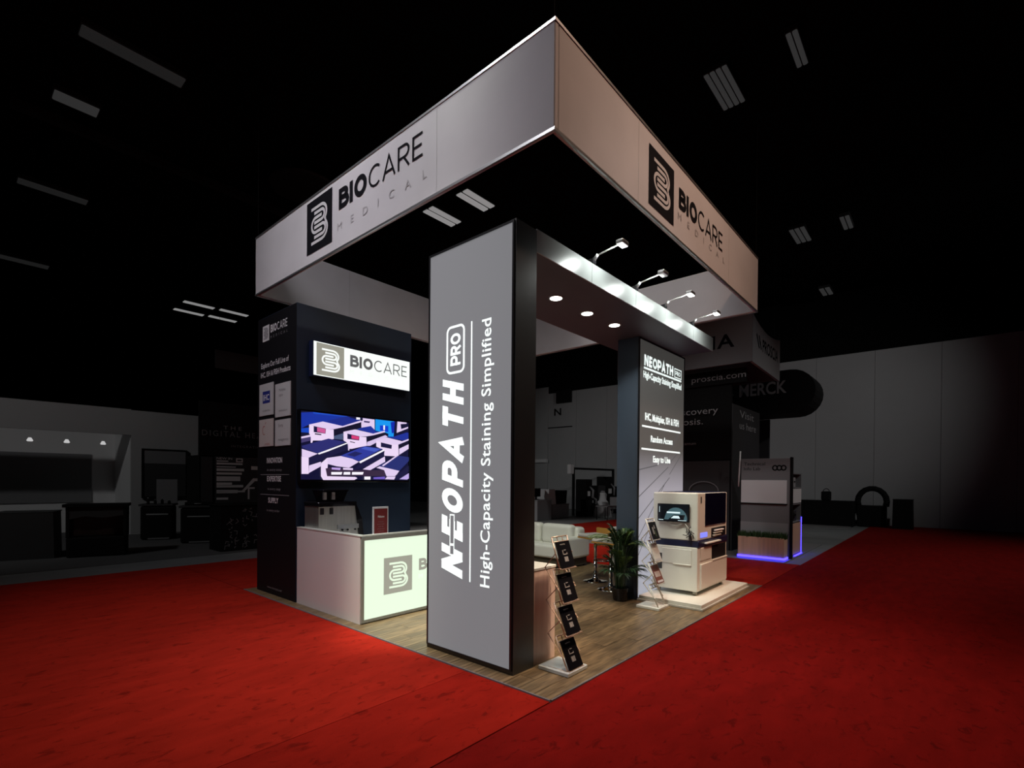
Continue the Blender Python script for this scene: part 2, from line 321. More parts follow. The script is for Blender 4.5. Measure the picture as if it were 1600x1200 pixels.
# ---------------------------------------------------------------- mesh builder
class MB:
    def __init__(s): s.v = []; s.f = []; s.m = []; s.cur = 0; s.smooth = False; s.sm = []
    def add(s, verts, faces):
        o = len(s.v); s.v += [tuple(x) for x in verts]
        for f in faces:
            s.f.append(tuple(i+o for i in f)); s.m.append(s.cur); s.sm.append(s.smooth)
        return s
    def box(s, x0, y0, z0, x1, y1, z1):
        s.add([(x0,y0,z0),(x1,y0,z0),(x1,y1,z0),(x0,y1,z0),(x0,y0,z1),(x1,y0,z1),(x1,y1,z1),(x0,y1,z1)],
              [(3,2,1,0),(4,5,6,7),(0,1,5,4),(1,2,6,5),(2,3,7,6),(3,0,4,7)]); return s
    def rbox(s, x0, y0, z0, x1, y1, z1, r=0.01, seg=2):
        bm = bmesh.new(); bmesh.ops.create_cube(bm, size=1.0)
        for vv in bm.verts:
            vv.co = Vector(((x0+x1)/2+vv.co.x*(x1-x0), (y0+y1)/2+vv.co.y*(y1-y0), (z0+z1)/2+vv.co.z*(z1-z0)))
        bmesh.ops.bevel(bm, geom=list(bm.edges), offset=r, segments=seg, profile=0.5, affect='EDGES')
        bm.verts.index_update()
        s.add([v.co for v in bm.verts], [[v.index for v in f.verts] for f in bm.faces]); bm.free(); return s
    def prism(s, poly, axis, a, b):
        """poly: 2-D outline; axis 'x','y','z' = extrusion axis from a to b"""
        def p(q, t): return {'x': (t, q[0], q[1]), 'y': (q[0], t, q[1]), 'z': (q[0], q[1], t)}[axis]
        n = len(poly); vs = [p(q, a) for q in poly] + [p(q, b) for q in poly]
        fs = [tuple(range(n-1, -1, -1)), tuple(range(n, 2*n))] + [(i, (i+1) % n, n+(i+1) % n, n+i) for i in range(n)]
        s.add(vs, fs); return s
    def tube(s, pts, r, n=8, cap=True):
        pts = [Vector(p) for p in pts]; rs = r if isinstance(r, (list, tuple)) else [r]*len(pts)
        vs = []; fs = []; up = None
        for i, p in enumerate(pts):
            t = (pts[min(i+1, len(pts)-1)] - pts[max(i-1, 0)]).normalized()
            if up is None:
                up = Vector((0, 0, 1)) if abs(t.z) < 0.9 else Vector((1, 0, 0))
            a = t.cross(up).normalized(); up2 = a.cross(t); up = up2
            for k in range(n):
                th = 2*math.pi*k/n
                vs.append(p + (a*math.cos(th) + up2*math.sin(th))*rs[i])
        for i in range(len(pts)-1):
            for k in range(n):
                fs.append((i*n+k, i*n+(k+1) % n, (i+1)*n+(k+1) % n, (i+1)*n+k))
        if cap: fs += [tuple(range(n-1, -1, -1)), tuple(range((len(pts)-1)*n, len(pts)*n))]
        sm = s.smooth; s.smooth = n > 5; s.add(vs, fs); s.smooth = sm; return s
    def lathe(s, prof, cx=0, cy=0, n=20):
        vs = []; fs = []
        for r, z in prof:
            for k in range(n):
                th = 2*math.pi*k/n; vs.append((cx+r*math.cos(th), cy+r*math.sin(th), z))
        for i in range(len(prof)-1):
            for k in range(n): fs.append((i*n+k, i*n+(k+1) % n, (i+1)*n+(k+1) % n, (i+1)*n+k))
        fs += [tuple(range(n-1, -1, -1)), tuple(range((len(prof)-1)*n, len(prof)*n))]
        sm = s.smooth; s.smooth = True; s.add(vs, fs); s.smooth = sm; return s
    def mesh(s, name, mats):
        me = bpy.data.meshes.new(name); me.from_pydata(s.v, [], s.f)
        if isinstance(mats, str): mats = [mats]
        for m in mats: me.materials.append(MATS[m])
        me.polygons.foreach_set('material_index', s.m)
        me.polygons.foreach_set('use_smooth', s.sm)
        me.update(); return me

def obj(name, me, parent=None, loc=None):
    o = bpy.data.objects.new(name, me); COL.objects.link(o)
    if parent is not None: o.parent = parent
    if loc is not None: o.location = loc
    return o
def part(name, mb, mats, parent, loc=None, label=None):
    o = obj(name, mb.mesh(name, mats), parent, loc)
    if label: o['label'] = label
    return o
def tag(o, label, cat, group=None, kind=None):
    if label: o['label'] = label
    if cat: o['category'] = cat
    if group: o['group'] = group
    if kind: o['kind'] = kind
    return o
def thing(name, label, cat, pos=(0, 0, 0), rot=0.0, group=None):
    o = bpy.data.objects.new(name, None); COL.objects.link(o); o.empty_display_size = 0.2
    o.location = W(*pos); o.rotation_euler = (0, 0, TH+rot)
    return tag(o, label, cat, group)
def solo(name, mb, mats, label, cat, pos=(0, 0, 0), rot=0.0, group=None, kind=None):
    o = obj(name, mb.mesh(name, mats)); o.location = W(*pos); o.rotation_euler = (0, 0, TH+rot)
    return tag(o, label, cat, group, kind)
def struct(name, mb, mats, pos=(0, 0, 0)):
    o = obj(name, mb.mesh(name, mats)); o.location = W(*pos); o.rotation_euler = (0, 0, TH); o['kind'] = 'structure'
    return o
def copy_tree(o, parent=None):
    c = o.copy(); COL.objects.link(c)
    if parent is not None:
        c.parent = parent
    for ch in list(o.children): copy_tree(ch, c)
    return c

# ---------------------------------------------------------------- flat lettering
_tc = {}
def font_geo(txt, bold=0.0, spacing=1.0):
    key = (txt, bold, spacing)
    if key not in _tc:
        cu = bpy.data.curves.new('t', 'FONT'); cu.body = txt; cu.size = 1.0; cu.offset = bold
        cu.space_character = spacing; cu.fill_mode = 'FRONT'; cu.resolution_u = 3
        o = bpy.data.objects.new('t', cu); me = o.to_mesh()
        vs = [tuple(v.co) for v in me.vertices]; fs = [tuple(p.vertices) for p in me.polygons]
        o.to_mesh_clear(); bpy.data.objects.remove(o); bpy.data.curves.remove(cu)
        _tc[key] = (vs, fs)
    return _tc[key]
def ribbon(pts, w, closed=False):
    """flat stroke of width w with mitred joints"""
    P = []
    for p in pts:
        q = Vector((p[0], p[1]))
        if not P or (q-P[-1]).length > 1e-5: P.append(q)
    n = len(P); L = []; R = []
    for i in range(n):
        a = P[(i-1) % n] if (closed or i > 0) else None
        c = P[(i+1) % n] if (closed or i < n-1) else None
        d1 = (P[i]-a).normalized() if a is not None else None
        d2 = (c-P[i]).normalized() if c is not None else None
        if d1 is None: d1 = d2
        if d2 is None: d2 = d1
        n1 = Vector((-d1.y, d1.x)); n2 = Vector((-d2.y, d2.x)); mm = n1+n2
        if mm.length < 1e-4: mm = n1
        mm.normalize(); k = 1.0/max(0.45, mm.dot(n1))
        L.append(P[i]+mm*(w/2*k)); R.append(P[i]-mm*(w/2*k))
    vs = [(p.x, p.y, 0) for p in L+R]
    fs = [(i, n+i, n+(i+1) % n, (i+1) % n) for i in range(n if closed else n-1)]
    return vs, fs
def arc(cx, cy, rx, ry, a0, a1, n=8):
    return [(cx+rx*math.cos(math.radians(a0+(a1-a0)*i/n)), cy+ry*math.sin(math.radians(a0+(a1-a0)*i/n))) for i in range(n+1)]
def letter(ch, w):
    """strokes of a wide grotesque capital in a box of height 1; returns (advance, [strokes])"""
    h = w/2; t, b = 1-h, h
    if ch == 'B':
        m = 0.53
        return 0.78, [([(h, b), (h, t)], 0), ([(0, t), (0.42, t)] + arc(0.42, (t+m)/2, 0.24-h*0.2, (t-m)/2, 90, -90) + [(0, m)], 0),
                      ([(0, m), (0.44, m)] + arc(0.44, (m+b)/2, 0.30-h*0.2, (m-b)/2, 90, -90) + [(0, b)], 0)]
    if ch == 'I': return w+0.02, [([(h, 0), (h, 1)], 0)]
    if ch == 'O': return 0.98, [(arc(0.47, 0.5, 0.47-h, 0.5-h, 0, 345, 23), 1)]
    if ch == 'C': return 0.86, [(arc(0.47, 0.5, 0.47-h, 0.5-h, 48, 312, 18), 0)]
    if ch == 'A': return 0.92, [([(h*0.9, 0), (0.44, 1-h*0.6), (0.88-h*0.9, 0)], 0), ([(0.2, 0.3), (0.68, 0.3)], 0)]
    if ch == 'R':
        m = 0.45
        return 0.80, [([(h, 0), (h, 1)], 0), ([(0, t), (0.42, t)] + arc(0.42, (t+m)/2, 0.27-h*0.2, (t-m)/2, 90, -90) + [(0, m)], 0), ([(0.38, m), (0.70, 0)], 0)]
    if ch == 'E': return 0.66, [([(h, 0), (h, 1)], 0), ([(0, t), (0.6, t)], 0), ([(0, 0.5), (0.55, 0.5)], 0), ([(0, b), (0.6, b)], 0)]
    if ch == 'N': return 0.92, [([(h, 0), (h, 1)], 0), ([(h*1.2, 1-h*0.4), (0.82-h*1.2, h*0.4)], 0), ([(0.82-h, 0), (0.82-h, 1)], 0)]
    if ch == 'P':
        m = 0.40
        return 0.80, [([(h, 0), (h, 1)], 0), ([(0, t), (0.48, t)] + arc(0.48, (t+m)/2, 0.27-h*0.4, (t-m)/2, 90, -90) + [(0, m)], 0)]
    if ch == 'T': return 0.82, [([(0.39, 0), (0.39, 1)], 0), ([(0, t), (0.78, t)], 0)]
    if ch == 'H': return 0.90, [([(h, 0), (h, 1)], 0), ([(0.80-h, 0), (0.80-h, 1)], 0), ([(0, 0.5), (0.8, 0.5)], 0)]
    return 0.4, []
def strokes_word(txt, w, gap=0.10, squash=1.0):
    x = 0; vs = []; fs = []
    for ch in txt:
        adv, st = letter(ch, w)
        for pts, cl in st:
            a, f = ribbon(pts, w, bool(cl)); o = len(vs)
            vs += [(x+p[0]*squash, p[1], 0) for p in a]; fs += [tuple(i+o for i in q) for q in f]
        x += adv*squash+gap
    return vs, fs, x-gap
class Flat:
    """collects flat lettering in (right, up) metres on a plane"""
    def __init__(s): s.v = []; s.f = []; s.m = []
    def add(s, vs, fs, m=0, lift=0.0):
        o = len(s.v); s.v += [(p[0], p[1], lift) for p in vs]; s.f += [tuple(i+o for i in q) for q in fs]; s.m += [m]*len(fs)
    def text(s, txt, x, y, h, width=None, m=0, bold=0.0, spacing=1.0, align='l', lift=0.0, shear=0.0):
        vs, fs = font_geo(txt, bold, spacing)
        if not vs: return
        x0 = min(p[0] for p in vs); x1 = max(p[0] for p in vs)
        cap = [p[1] for p in font_geo('H', bold)[0]]; k = h/(max(cap)-min(cap))
        kx = k if width is None else width/(x1-x0)
        ox = {'l': x, 'c': x-(x1-x0)*kx/2, 'r': x-(x1-x0)*kx}[align]
        s.add([(ox+(p[0]-x0)*kx+shear*p[1]*k, y+p[1]*k) for p in vs], fs, m, lift)
    def poly(s, pts, m=0, lift=0.0): s.add(pts, [tuple(range(len(pts)))], m, lift)
    def rect(s, x0, y0, x1, y1, m=0, lift=0.0): s.poly([(x0, y0), (x1, y0), (x1, y1), (x0, y1)], m, lift)
    def stroke(s, pts, w, m=0, closed=False, lift=0.0):
        a, f = ribbon(pts, w, closed); s.add(a, f, m, lift)
    def word(s, parts, x, y, h, width, m=0, gap=0.10, shear=0.0, lift=0.0):
        tot = 0; segs = []
        for txt, w in parts:
            a, f, adv = strokes_word(txt, w, gap); segs.append((a, f, tot)); tot += adv+gap
        k = width/(tot-gap)
        for a, f, ox in segs:
            s.add([(x+(p[0]+ox)*k+shear*p[1]*h, y+p[1]*h) for p in a], f, m, lift)
    def emblem(s, x, y, w, h, bg=None, fg=0, lift=0.0):
        """square tile at (x,y) lower left with the folded-line B"""
        if bg is not None: s.rect(x, y, x+w, y+h, bg, lift)
        def q(pts): return [(x+a*w, y+(1-b)*h) for a, b in pts]
        def hook(yt, yb, xr, xa, rr): # right-hand turn
            return [(xa, yt), (xr, yt)] + [(xr+rr*math.cos(math.radians(t)), (yt+yb)/2-(yb-yt)/2*math.sin(math.radians(t))) for t in range(75, -90, -15)] + [(xr, yb), (xa, yb)]
        up = [(0.19, 0.175), (0.58, 0.175)] + [(0.58+0.21*math.cos(math.radians(t)), 0.345-0.17*math.sin(math.radians(t))) for t in range(75, -46, -15)] + [(0.75, 0.5)]
        lo = [(0.75, 0.5)] + [(0.60+0.22*math.cos(math.radians(t)), 0.655-0.17*math.sin(math.radians(t))) for t in range(45, -90, -15)] + [(0.60, 0.825), (0.19, 0.825)]
        st = [up, lo, hook(0.272, 0.455, 0.59, 0.31, 0.12), hook(0.545, 0.73, 0.63, 0.31, 0.115)]
        st.append([(0.605, 0.365), (0.36, 0.365)] + [(0.36-0.15*math.cos(math.radians(t)), 0.5025-0.1375*math.sin(math.radians(t))) for t in range(75, -90, -15)] + [(0.36, 0.64), (0.62, 0.64)])
        for p in st: s.stroke(q(p), 0.058*(w+h)/2, fg, lift=lift+0.001)
    def put(s, name, mats, parent, org, right, up, label=None):
        org, r, u = Vector(org), Vector(right), Vector(up); n = r.cross(u)
        me = bpy.data.meshes.new(name)
        me.from_pydata([tuple(org+r*p[0]+u*p[1]+n*p[2]) for p in s.v], [], s.f)
        if isinstance(mats, str): mats = [mats]
        for m in mats: me.materials.append(MATS[m])
        me.polygons.foreach_set('material_index', s.m); me.update()
        o = obj(name, me, parent)
        if label: o['label'] = label
        return o
MU, MV = ((0, -1, 0), (0, 0, 1)), ((1, 0, 0), (0, 0, 1))   # right/up for faces turned to -u and to -v

# ================================================================ hall shell
HZ = 9.5
struct('floor', MB().box(-14, -14, -0.12, 26, 36, -0.02), 'concrete')
struct('ceiling', MB().box(-14.2, -14.2, HZ, 26.2, 36.2, HZ+0.2), 'ceiling_black')
wr = struct('wall_right', MB().box(21.6, -14.2, -0.02, 21.9, 36.2, HZ), 'wall_black')
struct('wall_far', MB().box(-14.2, 36.0, -0.02, 21.6, 36.2, HZ), 'wall_black')
struct('wall_left', MB().box(-14.3, -14.0, -0.02, -14.0, 36.0, HZ), 'wall_black')
struct('wall_near', MB().box(-14.0, -14.3, -0.02, 21.6, -14.0, HZ), 'wall_black')
pan = MB().box(0, 0, 0, 0.08, 1.99, 6.9).mesh('panel', 'wall_paint')
for i in range(15):
    v = -14 + i*2.0
    if v < 16: obj('panel', pan, wr, (21.52, v, 0))
# the stretch beyond the corner steps forward, with a dark opening at its top
part('panel', MB().box(21.45, 16.0, 0, 21.53, 24.0, 7.3), 'wall_paint', wr)
part('opening', MB().box(21.40, 14.3, 6.25, 21.52, 15.35, 7.0), 'exhibit_black', wr)
part('ledge', MB().box(21.30, 15.95, 2.75, 21.46, 24.0, 2.95), 'exhibit_pale', wr)

F = Flat(); F.text('N', 0, 0, 0.42, 0.5, 0, bold=0.02); F.rect(-0.6, -0.75, 1.3, -0.69, 0)
F.put('lettering', 'exhibit_black', wr, (21.51, 15.55, 5.55), *MU)
# ceiling lights in rows, all running with u
def highbay(u, v, L, wd_, m, lab, grp, tubes=2, dz=0.0):
    t = thing('ceiling_light', lab, 'light', (u, v, HZ-0.16-dz), 0, grp)
    part('housing', MB().box(-L/2, -wd_/2, 0.03, L/2, wd_/2, 0.13+dz), 'fixture_black', t)
    w1 = wd_/tubes
    for k in range(tubes):
        y = -wd_/2+w1*k
        part('tube', MB().rbox(-L/2+0.02, y+w1*0.12, 0.0, L/2-0.02, y+w1*0.88, 0.05, 0.015, 1), m, t)
    return t
highbay(-0.6, 9.1, 1.6, 0.40, 'highbay_dim', 'long dim tube light nearest the top left corner', None, 1)
highbay(-1.1, 11.4, 0.75, 0.45, 'highbay_off', 'short unlit ceiling light below the long tube at top left', None, 1)
highbay(-0.9, 16.05, 1.45, 0.42, 'highbay_dim', 'dim tube light halfway down the left ceiling', None, 1)
highbay(-0.9, 22.8, 1.35, 0.50, 'highbay_dim', 'dim tube light lowest at the left picture edge', None, 1)
for (u, v), lab in zip(((4.77, 22.94), (4.8, 24.4), (6.2, 22.86), (6.2, 24.25)),
        ('lit ceiling light of the block of four, upper left one', 'lit ceiling light of the block of four, lower left one',
         'lit ceiling light of the block of four, upper right one', 'lit ceiling light of the block of four, lower right one')):
    highbay(u, v, 1.25, 0.36, 'highbay_on', lab, 'block of four lit ceiling lights', 1)
highbay(6.8, 9.0, 1.15, 0.5, 'highbay_on', 'lit twin ceiling light under the hanging sign, lower of the two', 'pair of lit lights under the sign')
highbay(6.83, 7.65, 1.12, 0.5, 'highbay_on', 'lit twin ceiling light under the hanging sign, upper of the two', 'pair of lit lights under the sign')
highbay(7.2, 1.15, 1.2, 0.44, 'highbay_off', 'largest grey louvred ceiling light right of the hanging sign', 'grey lights above the right aisle', 4)
highbay(7.1, -0.12, 0.95, 0.20, 'highbay_off', 'narrow grey ceiling light nearest the top edge', 'grey lights above the right aisle', 2)
highbay(14.8, 1.32, 1.15, 0.44, 'highbay_off', 'small grey louvred ceiling light right of the peach sign face', 'grey lights above the right aisle', 3)
highbay(14.8, 0.12, 0.95, 0.26, 'highbay_off', 'small narrow grey ceiling light right of its louvred neighbour', 'grey lights above the right aisle', 2)
highbay(20.7, 1.55, 0.95, 0.40, 'highbay_off', 'farthest grey ceiling light above the curved sign', 'grey lights above the right aisle', 2)
# round vent and cable tray high on the ceiling
t = thing('ceiling_vent', 'round black ringed ceiling diffuser above the lit left sign face', 'vent', (3.36, 10.54, HZ-0.25))
for k, r in enumerate((0.75, 0.55, 0.35)):
    part('ring', MB().lathe([(r, 0.06*k), (r+0.10, 0.06*k+0.02), (r+0.10, 0.06*k+0.06), (r, 0.06*k+0.05)], n=28), 'duct_black', t)
part('throat', MB().lathe([(0.3, 0.1), (0.3, 0.25)], n=20), 'fixture_black', t)
solo('cable_tray', MB().box(-2.4, -0.09, 0, 4.0, 0.09, 0.12).box(-2.4, -0.12, 0.06, 4.0, -0.09, 0.16).box(-2.4, 0.09, 0.06, 4.0, 0.12, 0.16), 'duct_black',
     'long black cable tray crossing the ceiling at left', 'cable tray', (0.4, 12.4, HZ-0.20))

# ================================================================ floor coverings
def sheet(u0, v0, u1, v1, m, label, z1=0.0):
    return solo('carpet', MB().box(u0, v0, -0.02, u1, v1, z1), m, label, 'carpet', group='red aisle carpets')
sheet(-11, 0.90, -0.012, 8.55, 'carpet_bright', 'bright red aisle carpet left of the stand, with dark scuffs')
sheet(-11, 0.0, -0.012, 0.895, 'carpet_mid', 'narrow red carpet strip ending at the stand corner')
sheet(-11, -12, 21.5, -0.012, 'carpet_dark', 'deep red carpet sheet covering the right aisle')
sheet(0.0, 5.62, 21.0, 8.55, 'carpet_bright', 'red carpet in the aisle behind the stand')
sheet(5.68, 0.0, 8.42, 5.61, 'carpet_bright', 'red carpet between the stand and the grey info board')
solo('grey_carpet', MB().box(-11, 9.75, -0.02, 5.5, 20, -0.008), 'exhibit_carpet', 'dark grey carpet under the stands at far left', 'carpet')

# stand floor: planks laid along u
fl = thing('wood_floor', 'brown wood plank floor of the exhibition stand', 'floor', (0, 0, 0))
part('underlay', MB().box(0, 0, -0.02, 5.66, 5.60, 0.0), 'plank_base', fl)
part('edge_trim', MB().box(-0.012, -0.012, -0.02, 0.0, 5.61, 0.012).box(-0.012, -0.012, -0.02, 5.66, 0.0, 0.012), 'exhibit_grey', fl)
PW, PL = 0.16, 1.13
full = MB().box(0, 0, 0, PL-0.003, PW-0.003, 0.01).mesh('plank', 'plank')
cut = {}
for r in range(35):
    off = (0.0, 0.45, 0.8, 0.25, 0.62)[r % 5]*PL; x = -off
    while x < 5.655:
        a, b = max(0, x), min(5.66, x+PL)
        if b-a > 0.03:
            if b-a > PL-0.001: me = full
            else:
                k = round(b-a, 3)
                if k not in cut: cut[k] = MB().box(0, 0, 0, k-0.003, PW-0.003, 0.01).mesh('plank', 'plank')
                me = cut[k]
            obj('plank', me, fl, (a, r*PW, random.uniform(0, 0.0012)))
        x += PL
FZ = 0.0115

# ================================================================ hanging square sign
S0u, S0v, S1u, S1v, SB, STP = 0.086, 0.073, 5.55, 5.48, 4.346, 5.18
hs = thing('hanging_sign', 'large square white fabric sign hanging from the ceiling above the stand', 'sign', (0, 0, SB))
HH = STP-SB; TK = 0.05
part('fabric_panel', MB().rbox(S0u, S0v, 0, S0u+TK, S1v, HH, 0.008, 1), 'fabric_white', hs, label='white fabric face turned to the left aisle')
part('fabric_panel', MB().rbox(S0u+TK, S0v, 0, S1u, S0v+TK, HH, 0.008, 1), 'fabric_white', hs, label='white fabric face turned to the right aisle')
part('fabric_panel', MB().rbox(S1u-TK, S0v+TK, 0, S1u, S1v, HH, 0.008, 1), 'fabric_white', hs)
part('fabric_panel', MB().rbox(S0u+TK, S1v-TK, 0, S1u-TK, S1v, HH, 0.008, 1), 'fabric_white', hs)
fr = MB()
for z in (-0.012, HH-0.012):
    fr.box(S0u-0.006, S0v-0.006, z, S1u+0.006, S0v+0.012, z+0.024).box(S0u-0.006, S0v+0.012, z, S0u+0.012, S1v+0.006, z+0.024)
    fr.box(S1u-0.012, S0v+0.012, z, S1u+0.006, S1v+0.006, z+0.024).box(S0u+0.012, S1v-0.012, z, S1u-0.012, S1v+0.006, z+0.024)
part('frame', fr, 'alu', hs)
for u, v in ((S0u+.025, S0v+.025), (S1u-.025, S0v+.025), (S0u+.025, S1v-.025), (S1u-.025, S1v-.025)):
    part('cable', MB().tube([(u, v, HH), (u, v, HZ-SB)], 0.003, 4), 'black_matte', hs)
part('seam', MB().box(S0u-0.002, 1.436, 0.02, S0u+0.001, 1.444, HH-0.02), 'fabric_seam', hs)
for u in (1.47, 4.15): part('seam', MB().box(u-0.003, S0v-0.002, 0.02, u+0.003, S0v+0.001, HH-0.02), 'fabric_seam', hs)
part('seam', MB().box(1.6, S1v-TK-0.002, 0.02, 1.606, S1v-TK+0.001, HH-0.02), 'fabric_seam', hs)
F = Flat()
F.emblem(0.0, 0.0, 0.61, 0.65, 0, 1)
F.word([('BIO', 0.24), ('CARE', 0.105)], 0.76, 0.32, 0.24, 1.54, 0)
F.put('lettering', ['sign_black', 'fabric_white'], hs, (S0u-0.004, 3.93, 0.128), *MU)
F = Flat(); F.text('MEDICAL', 0, 0, 0.085, 1.62, 0, spacing=3.2)
F.put('lettering', 'sign_faint', hs, (S0u-0.004, 3.20, 0.215), *MU)
F = Flat()
F.emblem(0.0, 0.0, 0.61, 0.60, 0, 1)
F.word([('BIO', 0.24), ('CARE', 0.105)], 0.75, 0.26, 0.23, 1.45, 0)
F.put('lettering', ['sign_black', 'fabric_white'], hs, (1.69, S0v-0.004, 0.102), *MV)
F = Flat(); F.text('MEDICAL', 0, 0, 0.075, 1.55, 0, spacing=3.2)
F.put('lettering', 'sign_faint', hs, (2.42, S0v-0.004, 0.235), *MV)

# ================================================================ lightbox pillar
pl = thing('lightbox_pillar', 'tall grey lightbox pillar with vertical white lettering at the stand corner', 'pillar', (0.144, 0.505, FZ))
PH, PWd, PD = 3.825, 1.112, 0.289
part('pillar_body', MB().box(0.012, 0.0, 0.0, PD, PWd, PH), 'pillar_side', pl)
part('lit_face', MB().box(0.002, 0.03, 0.05, 0.012, PWd-0.03, PH-0.03), 'lightbox_grey', pl, label='glowing grey fabric face')
part('frame', MB().box(-0.004, 0.012, 0.035, 0.012, 0.03, PH-0.012).box(-0.004, PWd-0.03, 0.035, 0.012, PWd-0.012, PH-0.012)
     .box(-0.004, 0.03, 0.035, 0.012, PWd-0.03, 0.05).box(-0.004, 0.03, PH-0.03, 0.012, PWd-0.03, PH-0.012), 'black_satin', pl)
F = Flat()   # reads upwards: right = +z, up = +v
x0 = 0.70
NEO = (('N', 0.743, 1.012), ('E', 1.083, 1.27), ('O', 1.315, 1.54), ('P', 1.58, 1.775), ('A', 1.80, 2.05), ('T', 2.10, 2.29), ('H', 2.335, 2.551))
for ch_, za, zb in NEO:
    F.word([(ch_, 0.27)], za-0.7115, 0.605, 0.285, zb-za, 0, shear=0.26)
# little tile mark between N and E
F.rect(0.235, 0.714, 0.62, 0.778, 0, 0.001); F.rect(0.248, 0.724, 0.325, 0.768, 1, 0.0015); F.rect(0.348, 0.724, 0.607, 0.768, 1, 0.0015)
rr = 0.05; bx0, by0, bx1, by1 = 1.935, 0.605, 2.36, 0.83
rp = arc(bx1-rr, by1-rr, rr, rr, 0, 90, 5)+arc(bx0+rr, by1-rr, rr, rr, 90, 180, 5)+arc(bx0+rr, by0+rr, rr, rr, 180, 270, 5)+arc(bx1-rr, by0+rr, rr, rr, 270, 360, 5)
F.stroke(rp, 0.022, 0, True)
F.word([('PRO', 0.22)], 2.0, 0.65, 0.135, 0.30, 0, gap=0.08)
F.rect(0.02, 0.498, 2.365, 0.514, 0)
F.text('High-Capacity Staining Simplified', 0.0, 0.268, 0.112, 2.35, 0, bold=0.012, spacing=1.06)
F.put('lettering', ['lightbox_white', 'lightbox_grey'], pl, (-0.001, 0.0, x0), (0, 0, 1), (0, 1, 0), label='glowing white lettering')

# ================================================================ overhead beam
BZ = 3.65
bm_ = thing('overhead_beam', 'overhead beam with pale fascia between pillar and lit graphic wall', 'beam', (0.433, 0.505, BZ))
BL = 4.385
part('soffit', MB().box(0.0, 0.012, 0.0, BL, 1.112, 0.06), 'soffit', bm_, label='dark underside panel with downlights')
part('body', MB().box(0.0, 0.02, 0.06, BL, 1.10, 0.185), 'black_panel', bm_)
for a, b in ((0.0, 0.905), (0.91, 1.86), (1.865, 2.65), (2.655, 3.60), (3.605, BL)):
    part('fascia_panel', MB().box(a, 0.0, 0.0, b, 0.012, 0.20), 'white_metal', bm_)
for u, v in ((1.02, 0.525), (1.67, 0.535), (2.28, 0.51)):
    d = part('downlight', MB().lathe([(0.085, -0.004), (0.085, 0.004), (0.06, 0.006)], u, v, 24), 'white_metal', bm_)
    part('lens', MB().lathe([(0.066, -0.006), (0.066, 0.004)], u, v, 24), 'downlight_on', d)

def lamp_spot(name, pos, aim, power, size, blend=0.7, col=(0.95, 1.0, 0.97), radius=0.04):
    return spot(name, pos, aim, power, size, blend, col, radius)
for u, v in ((1.453, 1.03), (2.103, 1.04), (2.713, 1.015)):
    lamp_spot('downlight_lamp', (u, v, BZ-0.02), (u, v, 0), 55, 120, 0.8, (1.0, 0.98, 0.88))
# arm lights on the beam's top edge
arm_d = [(1.37, 'low', 'dim arm spotlight on the beam, nearest to the pillar'), (2.30, 'off', 'unlit looking arm spotlight on the beam, second from the pillar'),
         (3.09, 'on', 'bright arm spotlight on the beam, third from the pillar'), (4.01, 'on', 'bright arm spotlight on the beam, farthest from the pillar')]
for u, st_, lab in arm_d:
    t = thing('arm_spotlight', lab, 'lamp', (u, 0.505, BZ+0.20), 0, 'arm spotlights along the beam')
    part('clamp', MB().rbox(-0.03, -0.015, 0.0, 0.03, 0.05, 0.05, 0.006, 1), 'black_satin', t)
    part('arm', MB().tube([(0, 0.02, 0.05), (0, -0.04, 0.075), (0, -0.30, 0.115)], 0.008, 8).tube([(0, 0.0, 0.03), (0, -0.05, 0.085)], 0.016, 8), 'alu', t)
    hd = part('lamp_head', MB().rbox(-0.065, -0.36, 0.095, 0.065, -0.28, 0.135, 0.012, 2), 'alu', t)
    part('lens', MB().box(-0.055, -0.350, 0.088, 0.055, -0.290, 0.0945), {'low': 'lamp_low', 'off': 'highbay_on', 'on': 'lamp_on'}[st_], hd)
    lamp_spot('arm_lamp', (u, 0.505-0.32, BZ+0.28), (u, 0.505, BZ+0.06), 22, 168, 1.0)

# ================================================================ second lit wall
gw = thing('graphic_wall', 'lit graphic wall with white lettering beside the analyser', 'wall panel', (3.37, 1.0, FZ))
GH, GW_, GD = 3.635, 1.595, 0.323
part('wall_body', MB().box(0, 0.012, 0, GW_, GD, GH), 'navy_side', gw)
part('lit_face', MB().box(0.03, 0.002, 0.03, GW_-0.02, 0.012, GH-0.02), 'lit_graphic', gw, label='glowing face fading from dark grey to lilac')
part('frame', MB().box(0, -0.004, 0, 0.03, 0.012, GH).box(GW_-0.02, -0.004, 0, GW_, 0.012, GH).box(0.03, -0.004, GH-0.02, GW_-0.02, 0.012, GH).box(0.03, -0.004, 0, GW_-0.02, 0.012, 0.03), 'black_satin', gw)
F = Flat()
F.word([('NEOPATH', 0.25)], 0.16, 3.27, 0.155, 1.00, 0, gap=0.05, shear=0.03)
F.stroke([(1.20, 3.27), (1.46, 3.27), (1.46, 3.40), (1.20, 3.40)], 0.016, 0, True)
F.word([('PRO', 0.20)], 1.235, 3.30, 0.07, 0.19, 0)
F.rect(0.15, 3.222, 1.46, 3.25, 0)
F.text('High-Capacity Staining Simplified', 0.14, 3.10, 0.095, 1.33, 0, bold=0.025)
F.text('IHC, Multiplex, ISH & FISH', 0.79, 2.51, 0.105, 1.18, 0, bold=0.03, align='c')
F.rect(0.11, 2.405, 1.45, 2.43, 0)
F.text('Random Access', 0.77, 2.21, 0.095, 0.76, 0, bold=0.03, align='c')
F.rect(0.10, 2.085, 1.44, 2.11, 0)
F.text('Easy to Use', 0.77, 1.92, 0.095, 0.60, 0, bold=0.03, align='c')
F.put('lettering', 'lightbox_white', gw, (0, -0.001, 0), *MV, label='glowing white lettering')
F = Flat()
